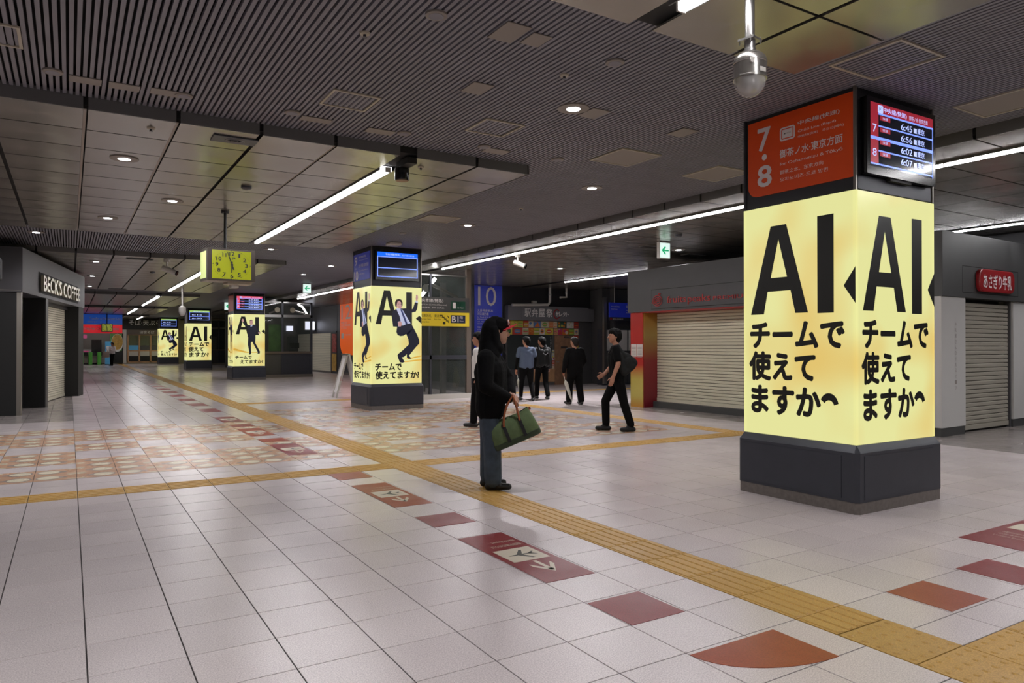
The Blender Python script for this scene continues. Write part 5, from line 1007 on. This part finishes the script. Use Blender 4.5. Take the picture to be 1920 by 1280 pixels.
# material slots: 0 top, 1 trousers, 2 skin, 3 shoes, 4 second sleeve, 5 soles
def body_prims(J, loose=1., sleeve='long', leg=(.098, .074, .066), top_hem=.88):
    V_ = Vector; o = []
    pel, ch, nk, hd = V_(J['pelvis']), V_(J['chest']), V_(J['neck']), V_(J['head'])
    for s in (-1, 1):
        k = 'L' if s > 0 else 'R'; sh, el, wr, hip, kn, an = (V_(J[x+k]) for x in ('sh', 'el', 'wr', 'hip', 'kn', 'an'))
        o.append((pel+V_((0, s*.07, .10)), ch+V_((0, s*.085, 0)), .112*loose, .122*loose, 0)); o.append((pel+V_((0, s*.078, top_hem-pel.z+.03)), pel+V_((0, s*.075, .12)), .118*loose, .112*loose, 0))
        o.append((ch+V_((0, s*.06, .06)), sh+V_((0, -s*.03, -.0)), .105*loose, .072*loose, 0)); o.append((nk+V_((-.01, s*.03, -.03)), sh+V_((0, -s*.05, .015)), .055, .052, 0))
        o.append((pel+V_((0, s*.07, .0)), hip, .118, .108, 1)); o.append((hip, kn, leg[0], leg[1], 1)); o.append((kn, an+V_((0, 0, .03)), leg[1], leg[2], 1))
        f = V_(J.get('toe'+k, (1, s*.12, 0))).normalized(); z0 = V_((0, 0, .045-an.z)) if J.get('flat'+k, True) else V_((0, 0, -.05))
        h = an+z0-f*.05; tip = an+z0+f*.155
        o.append((h, tip, .040, .034, 3)); o.append((h+V_((0, .012, 0)), tip+V_((0, .014, -.002)), .036, .032, 3)); o.append((an+V_((0, 0, .01)), an+z0+f*.06, .05, .042, 3))
        if J.get('sole'): o.append((h-V_((0, 0, .028)), tip-V_((0, 0, .024)), .022, .020, 5))
        if sleeve == 'long': o += [(sh, el, .068*loose, .058*loose, 0), (el, wr, .056*loose, .044*loose, 0)]
        elif sleeve == 'half': m = sh.lerp(el, .72); o += [(sh, m, .068*loose, .064*loose, 0), (sh, el, .05, .042, 2), (el, wr, .043, .030, 2)]
        else: m = sh.lerp(el, .6); o += [(sh, m, .068*loose, .064*loose, 0), (sh, el, .05, .045, 4), (el, wr, .045, .034, 4)]
        hdir = V_(J.get('hd'+k, (wr-el))).normalized(); pn = V_(J.get('pn'+k, (0, -s, 0))); pn = (pn-hdir*pn.dot(hdir)).normalized(); sd = hdir.cross(pn)*(-s if not J.get('flip'+k) else s)
        o += hand_prims(wr, hdir, pn, sd, J.get('curl'+k, .45), 2)
    o.append((pel+V_((.01, 0, .08)), ch+V_((.02, 0, .0)), .125*loose, .125*loose, 0))
    o.append((nk, hd+V_((-.01, 0, -.08)), .054, .052, 2))
    hx = V_(J.get('face', (1, 0, 0))).normalized(); hy = V_((0, 0, 1)).cross(hx).normalized(); P = lambda a, b, c: hd+hx*a+hy*b+V_((0, 0, c))
    o += [(P(-.018, 0, .022), P(-.018, 0, .03), .088, .085, 2), (P(.022, 0, .012), P(.024, 0, -.03), .079, .072, 2), (P(.034, 0, -.06), P(.046, 0, -.082), .056, .042, 2), (P(.062, 0, -.092), P(.066, 0, -.096), .026, .024, 2)]
    o += [(P(.094, 0, .008), P(.112, 0, -.028), .010, .0145, 2), (P(.108, -.012, -.032), P(.108, .012, -.032), .010, .010, 2), (P(.088, -.022, -.062), P(.088, .022, -.062), .010, .010, 2), (P(.084, -.045, .026), P(.084, .045, .026), .013, .013, 2)]
    for s in (-1, 1): o += [(P(-.004, s*.082, .012), P(-.008, s*.086, -.03), .015, .012, 2)]
    return o, P
def eyes(t, P, r=.0065):
    mb = MB()
    for s in (-1, 1): c = P(.090, s*.033, .006); capsule(mb, c-Vector((0, 0, .001)), c+Vector((0, 0, .001)), r, r, 8)
    mb.obj('eyes', M['black'], t); mb = MB(); capsule(mb, P(.096, -.02, -.063), P(.096, .02, -.063), .0035, .0035, 6); mb.obj('mouth', M['leather'], t)
def hair(t, P, m, vol=1., voxel=.009):
    pr = [(P(-.03, 0, .035), P(-.03, 0, .04), .098*vol, .095*vol, 0), (P(.01, 0, .062), P(.03, 0, .064), .082*vol, .074*vol, 0), (P(-.055, 0, -.02), P(-.05, 0, .0), .078, .085, 0), (P(-.04, 0, -.07), P(-.05, 0, -.04), .06, .07, 0)]
    for s in (-1, 1): pr += [(P(.0, s*.066, .04), P(-.02, s*.068, .0), .036, .034, 0), (P(.055, s*.04, .075), P(.03, s*.05, .07), .034*vol, .04*vol, 0)]
    return figure('hair', pr, [m], t, voxel, 2)
def joints(H=1.72, **kw):
    s = H/1.72; J = dict(pelvis=(0, 0, .90), chest=(0, 0, 1.23), neck=(0, 0, 1.43), head=(.02, 0, 1.60), shL=(0, .185, 1.375), shR=(0, -.185, 1.375), elL=(-.03, .235, 1.10), elR=(-.03, -.235, 1.10), wrL=(.05, .24, .88), wrR=(.05, -.24, .88), hipL=(0, .09, .88), hipR=(0, -.09, .88), knL=(.02, .1, .49), knR=(.02, -.1, .49), anL=(0, .1, .09), anR=(0, -.1, .09))
    J = {k: tuple(Vector(v)*s) for k, v in J.items()}; J.update(kw); return J
def person(label, px, py, yaw, J, mats, hairm, voxel=.009, vol=1., at=None, **kw):
    g = at or pz(px, py); t = thing('person', label, 'person', (g.x, g.y, 0), yaw, kind='thing'); pr, P = body_prims(J, **kw)
    figure('body', pr, mats, t, voxel); eyes(t, P)
    if hairm: hair(t, P, hairm, vol, voxel)
    return t, P
R2 = -YAW                                 # a person with this yaw looks to the right of the photo
# --- hooded person with the duffel bag
J = joints(1.72, pelvis=(-.01, 0, .88), chest=(-.02, 0, 1.20), neck=(0, 0, 1.42), head=(.065, 0, 1.60), shL=(.0, .18, 1.35), shR=(-.05, -.19, 1.335), elL=(.17, .25, 1.10), elR=(-.05, -.27, 1.06), wrL=(.195, .05, .975), wrR=(.165, -.10, .93), hdL=(.6, -.55, -.45), hdR=(.85, .35, -.3), pnL=(-.2, -.3, -.8), pnR=(0, .3, -.9), curlL=.75, curlR=.75,
           hipL=(-.03, .085, .86), hipR=(-.02, -.09, .86), knL=(-.03, .10, .47), knR=(.01, -.10, .47), anL=(-.035, .10, .09), anR=(.02, -.10, .09), toeL=(1, .1, 0), toeR=(1, -.1, 0), face=(1, .12, -.05))
tH, P = person('person in a black hoodie and red-brimmed cap, holding a green duffel bag', 921.5, 916, R2, J, [M['hoodie'], M['denim'], M['skin2'], M['shoe'], M['hoodie'], M['sole']], None, .0075, loose=1.30, leg=(.108, .092, .088), top_hem=.80)
figure('hood', [((.0, 0, 1.45), (.0, 0, 1.60), .105, .104, 0), ((-.0, 0, 1.62), (.01, 0, 1.645), .108, .106, 0), ((-.025, 0, 1.37), (-.0, 0, 1.62), .118, .106, 0), ((.0, -.06, 1.36), (.0, -.03, 1.5), .095, .08, 0), ((.0, .06, 1.36), (.0, .03, 1.5), .095, .08, 0), ((.035, -.07, 1.62), (.04, -.07, 1.46), .05, .05, 0), ((.035, .07, 1.62), (.04, .07, 1.46), .05, .05, 0), ((.03, 0, 1.695), (.045, 0, 1.70), .07, .066, 0), ((.07, -.05, 1.43), (.07, .05, 1.43), .06, .06, 0)], [M['hoodie']], tH, .009, 5)
cp = figure('cap', [((.07, 0, 1.645), (.075, 0, 1.66), .098, .094, 0), ((.11, 0, 1.655), (.11, 0, 1.67), .072, .068, 0)], [M['capb']], tH, .008, 2)
br = MB(); n = 14; up, dn = [], []
for k in range(n+1):
    a = math.radians(-78+156*k/n); r = .10; up.append((.11+.5*r*math.cos(a), r*.92*math.sin(a), 1.650-.034*math.sin(a)**2)); dn.append((.118+1.42*r*math.cos(a)-.0, r*.98*math.sin(a), 1.652+.030*max(0, math.cos(a))-.040*math.sin(a)**2))
vs = up+dn+[(x, y, z-.005) for x, y, z in up]+[(x, y, z-.005) for x, y, z in dn]; N_ = n+1
fs = [(k, k+1, N_+k+1, N_+k) for k in range(n)]+[(2*N_+k+1, 2*N_+k, 3*N_+k, 3*N_+k+1) for k in range(n)]+[(N_+k, N_+k+1, 3*N_+k+1, 3*N_+k) for k in range(n)]+[(k+1, k, 2*N_+k, 2*N_+k+1) for k in range(n)]+[(0, N_, 3*N_, 2*N_), (N_-1, 3*N_-1, 4*N_-1, 2*N_-1)]
br.add(vs, fs).obj('cap_brim', M['redcap'], tH, True)
MB().lathe([(.032, 0), (.03, .012)], 16, ax='x', o=(.168, -.03, 1.695)).obj('cap_badge', M['badge'], tH).rotation_euler = (0, 0, 0)
for y in (-.035, .03): MB().tube([(.115, y, 1.43), (.15, y-.005, 1.36), (.155, y-.005, 1.27)], .0045, 6).obj('drawstring', M['webbing'], tH, True)
figure('hem_band', [((-.01, -.075, .80), (-.01, .075, .80), .138, .138, 0)], [M['hoodie']], tH, .01, 2)
# --- duffel bag
dB = 7.25; g = Vector((0, 0, EYE))+_ray(962, 802)*dB
tB = thing('duffel_bag', 'olive green duffel bag with tan leather handles held by the hooded person', 'bag', (g.x, g.y, g.z)); tB.rotation_euler = (0, -.40, R2); tB.rotation_mode = 'XYZ'; tB.rotation_euler = Matrix.Rotation(R2+.03, 3, 'Z').to_4x4().to_3x3().__matmul__(Matrix.Rotation(-.40, 3, 'Y')).to_euler(); tB.scale = (1.06, 1.06, 1.06)
def loop(lx, ly, z, n=28, e=.45, sag=0): return [(lx*math.copysign(abs(math.cos(a))**e, math.cos(a)), ly*math.copysign(abs(math.sin(a))**e, math.sin(a)), z-sag*(1-abs(math.cos(a)))) for a in [2*math.pi*k/n for k in range(n)]]
def loft(mb, loops, m=0):
    n = len(loops[0]); vs = [p for l in loops for p in l]; L = len(loops)
    return mb.add(vs, [(i*n+k, i*n+(k+1) % n, (i+1)*n+(k+1) % n, (i+1)*n+k) for i in range(L-1) for k in range(n)]+[tuple(range(n-1, -1, -1)), tuple((L-1)*n+k for k in range(n))], m)
body = loft(MB(), [loop(.215, .085, -.135), loop(.228, .098, -.125), loop(.232, .102, -.08), loop(.228, .100, -.02), loop(.218, .085, .05, sag=.005), loop(.208, .055, .095, sag=.012), loop(.205, .028, .122, sag=.022), loop(.203, .012, .13, sag=.028)]).obj('body', M['canvas'], tB, True)
loft(MB(), [loop(.219, .089, -.139), loop(.233, .103, -.128), loop(.237, .107, -.088), loop(.233, .103, -.084)]).obj('bottom_band', M['canvasd'], tB, True)
MB().tube([(x, 0, .103+.028*abs(x/.2)**1.5) for x in [-.2+.04*k for k in range(11)]], .006, 6).obj('zipper', M['webbing'], tB)
for sy in (-1, 1):
    for x in (-.075, .085):
        pts = [(-.10, .109), (-.02, .104), (.05, .090), (.075, .075)]; mb = MB(); v = [(x+dx, sy*(y+o), z) for z, y in pts for dx, o in ((-.016, .0), (.016, .0), (.016, .005), (-.016, .005))]
        f = [(4*i+a, 4*i+(a+1) % 4, 4*i+4+(a+1) % 4, 4*i+4+a) for i in range(3) for a in range(4)]+[(0, 1, 2, 3), (15, 14, 13, 12)]; mb.add(v, f).obj('strap', M['webbing'], tB)
    ap = Vector((.118, sy*.012, .285)); h = []
    for a, b, mid in ((Vector((-.075, sy*.092, .05)), ap, Vector((-.03, sy*.075, .20))), (ap, Vector((.085, sy*.092, .05)), Vector((.115, sy*.07, .19)))):
        h += [a.lerp(mid, t_).lerp(mid.lerp(b, t_), t_) for t_ in [k/7 for k in range(8 if b is not ap else 7)]]
    MB().tube(h, .010, 8).obj('handle', M['leather'], tB, True)
for x in (-.207, .207): MB().box(x-.02, x+.02, -.012, .012, .10, .125, ch=.003).obj('leather_tab', M['leather'], tB)
# --- man in a white shirt half hidden behind the hooded person
J = joints(1.70, wrL=(-.03, .2, .86), elL=(-.06, .23, 1.12), wrR=(-.03, -.2, .86), elR=(-.06, -.23, 1.12), knL=(.06, .1, .49), anL=(.08, .1, .09), knR=(-.02, -.1, .48), anR=(-.12, -.1, .12), face=(1, .1, 0))
person('man in a white shirt and dark trousers facing left, half hidden by the hooded person', 899, 800, R2+math.pi-.25, J, [M['cottonw'], M['blackt'], M['skin'], M['shoe'], M['cottonw'], M['sole']], M['hair'], .011, .96, sleeve='half')
# --- man in a slate T-shirt with black arm sleeves
FW = math.pi/2-YAW
J = joints(1.70, wrL=(.10, .27, .84), elL=(-.03, .26, 1.08), wrR=(.08, -.24, .86), elR=(-.04, -.25, 1.10), knL=(.12, .1, .50), anL=(.16, .11, .10), knR=(-.04, -.11, .47), anR=(-.22, -.12, .10), face=(.8, .6, 0), hdL=(.2, 0, -1))
person('man in a slate blue T-shirt with black arm sleeves walking away', 987, 751, FW+.25, J, [M['bluet'], M['blackt'], M['skin'], M['shoe'], M['blackt'], M['sole']], M['hair'], .011, .98, sleeve='armsleeve', loose=1.06, leg=(.115, .07, .052))
J = joints(1.70, knL=(.10, .1, .5), anL=(.14, .1, .09), anR=(-.2, -.1, .1), knR=(-.03, -.1, .47), face=(.75, .65, 0))
tK, P = person('man in dark clothes walking away with a charcoal backpack', 1016, 748, FW+.3, J, [M['chart'], M['blackt'], M['skin'], M['shoe'], M['chart'], M['sole']], M['hair'], .011, 1.)
g = tK.location; tt = thing('backpack', 'charcoal backpack with a grey chevron worn by the man walking away', 'backpack', (g.x, g.y, 0), FW+.3)
figure('pack_body', [((-.22, -.08, .98), (-.21, -.07, 1.30), .085, .075, 0), ((-.22, .08, .98), (-.21, .07, 1.30), .085, .075, 0), ((-.26, 0, 1.0), (-.25, 0, 1.18), .07, .065, 0)], [M['bagm']], tt, .011); MB().tube([(-.292, -.07, 1.27), (-.302, 0, 1.21), (-.292, .07, 1.27)], .012, 6).obj('chevron', M['grey'], tt)
for s in (-1, 1): MB().tube([(-.15, s*.1, 1.34), (-.02, s*.11, 1.475), (.11, s*.11, 1.38), (.14, s*.13, 1.2)], .014, 6).obj('shoulder_strap', M['webbing'], tt, True)
# --- older man in a loose black shirt
J = joints(1.67, wrL=(.04, .29, .83), elL=(-.02, .28, 1.08), wrR=(.1, -.2, .9), elR=(-.02, -.25, 1.08), knL=(.08, .11, .48), anL=(.08, .12, .09), knR=(-.02, -.11, .47), anR=(-.10, -.12, .09), face=(.9, .4, 0), sole=True, hdL=(.15, 0, -1))
person('older man in a loose black shirt with a white umbrella, walking away', 1078, 758, FW+.42, J, [M['blackt'], M['blackt'], M['skin'], M['shoe'], M['blackt'], M['sole']], M['hairg'], .011, .9, loose=1.2, top_hem=.76, leg=(.11, .09, .085))
# --- man in a black T-shirt striding to the left
J = joints(1.74, pelvis=(-.05, 0, .92), chest=(-.03, 0, 1.24), neck=(-.03, 0, 1.45), head=(-.005, 0, 1.625), shL=(.0, .19, 1.40), shR=(-.05, -.19, 1.40), elL=(-.03, .26, 1.16), wrL=(.055, .245, .93), hdL=(.3, -.05, -1), elR=(-.02, -.26, 1.14), wrR=(.145, -.22, .965), hdR=(.8, 0, -.45), curlR=.8, hipL=(-.06, .09, .89), hipR=(-.05, -.09, .89), knL=(-.15, .1, .48), anL=(-.26, .11, .10), knR=(.14, -.10, .51), anR=(.13, -.10, .10), face=(1, .1, 0), sole=True)
tW, P = person('man in a black T-shirt and black trousers striding left past the fruit shop', 1152, 808, R2+math.pi, J, [M['blackt'], M['blackt'], M['skin'], M['chart'], M['blackt'], M['sole']], M['hair'], .008, 1.03, sleeve='half')
tt = thing('shoulder_bag', 'charcoal sling bag hanging on the back of the striding man in black', 'bag', tuple(tW.location), R2+math.pi)
figure('bag_body', [((-.07, .13, 1.40), (-.16, .12, 1.28), .035, .06, 0), ((-.07, .15, 1.30), (-.12, .15, 1.05), .05, .07, 0), ((-.2, .1, 1.28), (-.32, .09, 1.17), .06, .065, 0), ((-.18, .08, 1.30), (-.30, .08, 1.20), .05, .06, 0), ((-.30, .08, 1.20), (-.30, .08, 1.14), .06, .07, 0), ((-.16, .11, 1.28), (-.14, .14, 1.02), .05, .075, 0), ((-.14, .14, 1.02), (-.28, .10, 1.12), .075, .075, 0), ((-.2, .1, 1.2), (-.2, .1, 1.1), .1, .1, 0)], [M['bagm']], tt, .010, 5)
MB().tube([(-.15, .1, 1.32), (-.05, .13, 1.475), (.05, .1, 1.45), (.10, 0, 1.33), (.08, -.14, 1.15), (-.06, -.2, 1.02), (-.17, -.06, .98), (-.2, .06, 1.0)], .016, 6).obj('strap', M['webbing'], tt, True)
MB().box(-.345, -.34, .07, .12, 1.19, 1.205).obj('woven_tag', M['exitg'], tt)
# --- far person near the gates
J = joints(1.72, wrL=(.25, .12, 1.15), elL=(.05, .26, 1.12), knL=(.1, .1, .5), anL=(.14, .1, .09))
tF, P = person('distant person in a white shirt and black trousers near the ticket gates', 210.5, 682.8, 4.0, J, [M['cottonw'], M['blackt'], M['skin'], M['shoe'], M['cottonw'], M['sole']], M['hair'], .022, at=Vector((pY(210.5, 684, 60.0).x, 60.0, 0)))
tt = thing('tote_bag', 'pale tote bag at the side of the distant person near the ticket gates', 'bag', (tF.location.x-.42, tF.location.y-.25, 0)); loft(MB(), [loop(.2, .07, .62), loop(.24, .09, .68), loop(.22, .07, 1.0), loop(.2, .03, 1.06)]).obj('body', M['frame'], tt, True); MB().tube([(-.12, 0, 1.05), (0, 0, 1.34), (.12, 0, 1.05)], .015, 6).obj('handle', M['leather'], tt)
# --- furled white umbrellas
def umbrella(label, hx, hy, fx, fy, d):
    a = Vector((0, 0, EYE))+_ray(hx, hy)*d; b = Vector((0, 0, EYE))+_ray(fx, fy)*d; b.z = max(b.z, .02); t = thing('umbrella', label, 'umbrella', tuple(b)); L = a-b; n = 12
    u_ = L.normalized(); s1 = u_.orthogonal().normalized(); s2 = u_.cross(s1); mb = MB(); rings = []
    for f, r in ((.06, .012), (.2, .028), (.45, .042), (.66, .05), (.7, .038), (.76, .016)): rings.append([u_*(L.length*f)+(s1*math.cos(2*math.pi*k/n)+s2*math.sin(2*math.pi*k/n))*r*(1 if k % 2 else .7) for k in range(n)])
    loft(mb, rings).obj('canopy', M['umbrella'], t, True); MB().tube([Vector((0, 0, 0)), L*.96], .006, 8).obj('shaft', M['white'], t)
    MB().tube([L*.93, L*1.02, L*1.06+s1*.015, L*1.07+s1*.05, L*1.03+s1*.075], .012, 8).obj('handle', M['leather'], t, True)
umbrella('white furled umbrella carried by the man in the slate blue T-shirt', 969, 698, 978.5, 749, 19.4)
umbrella('white furled umbrella carried by the older man in black', 1055.5, 700, 1073, 754, 17.9)
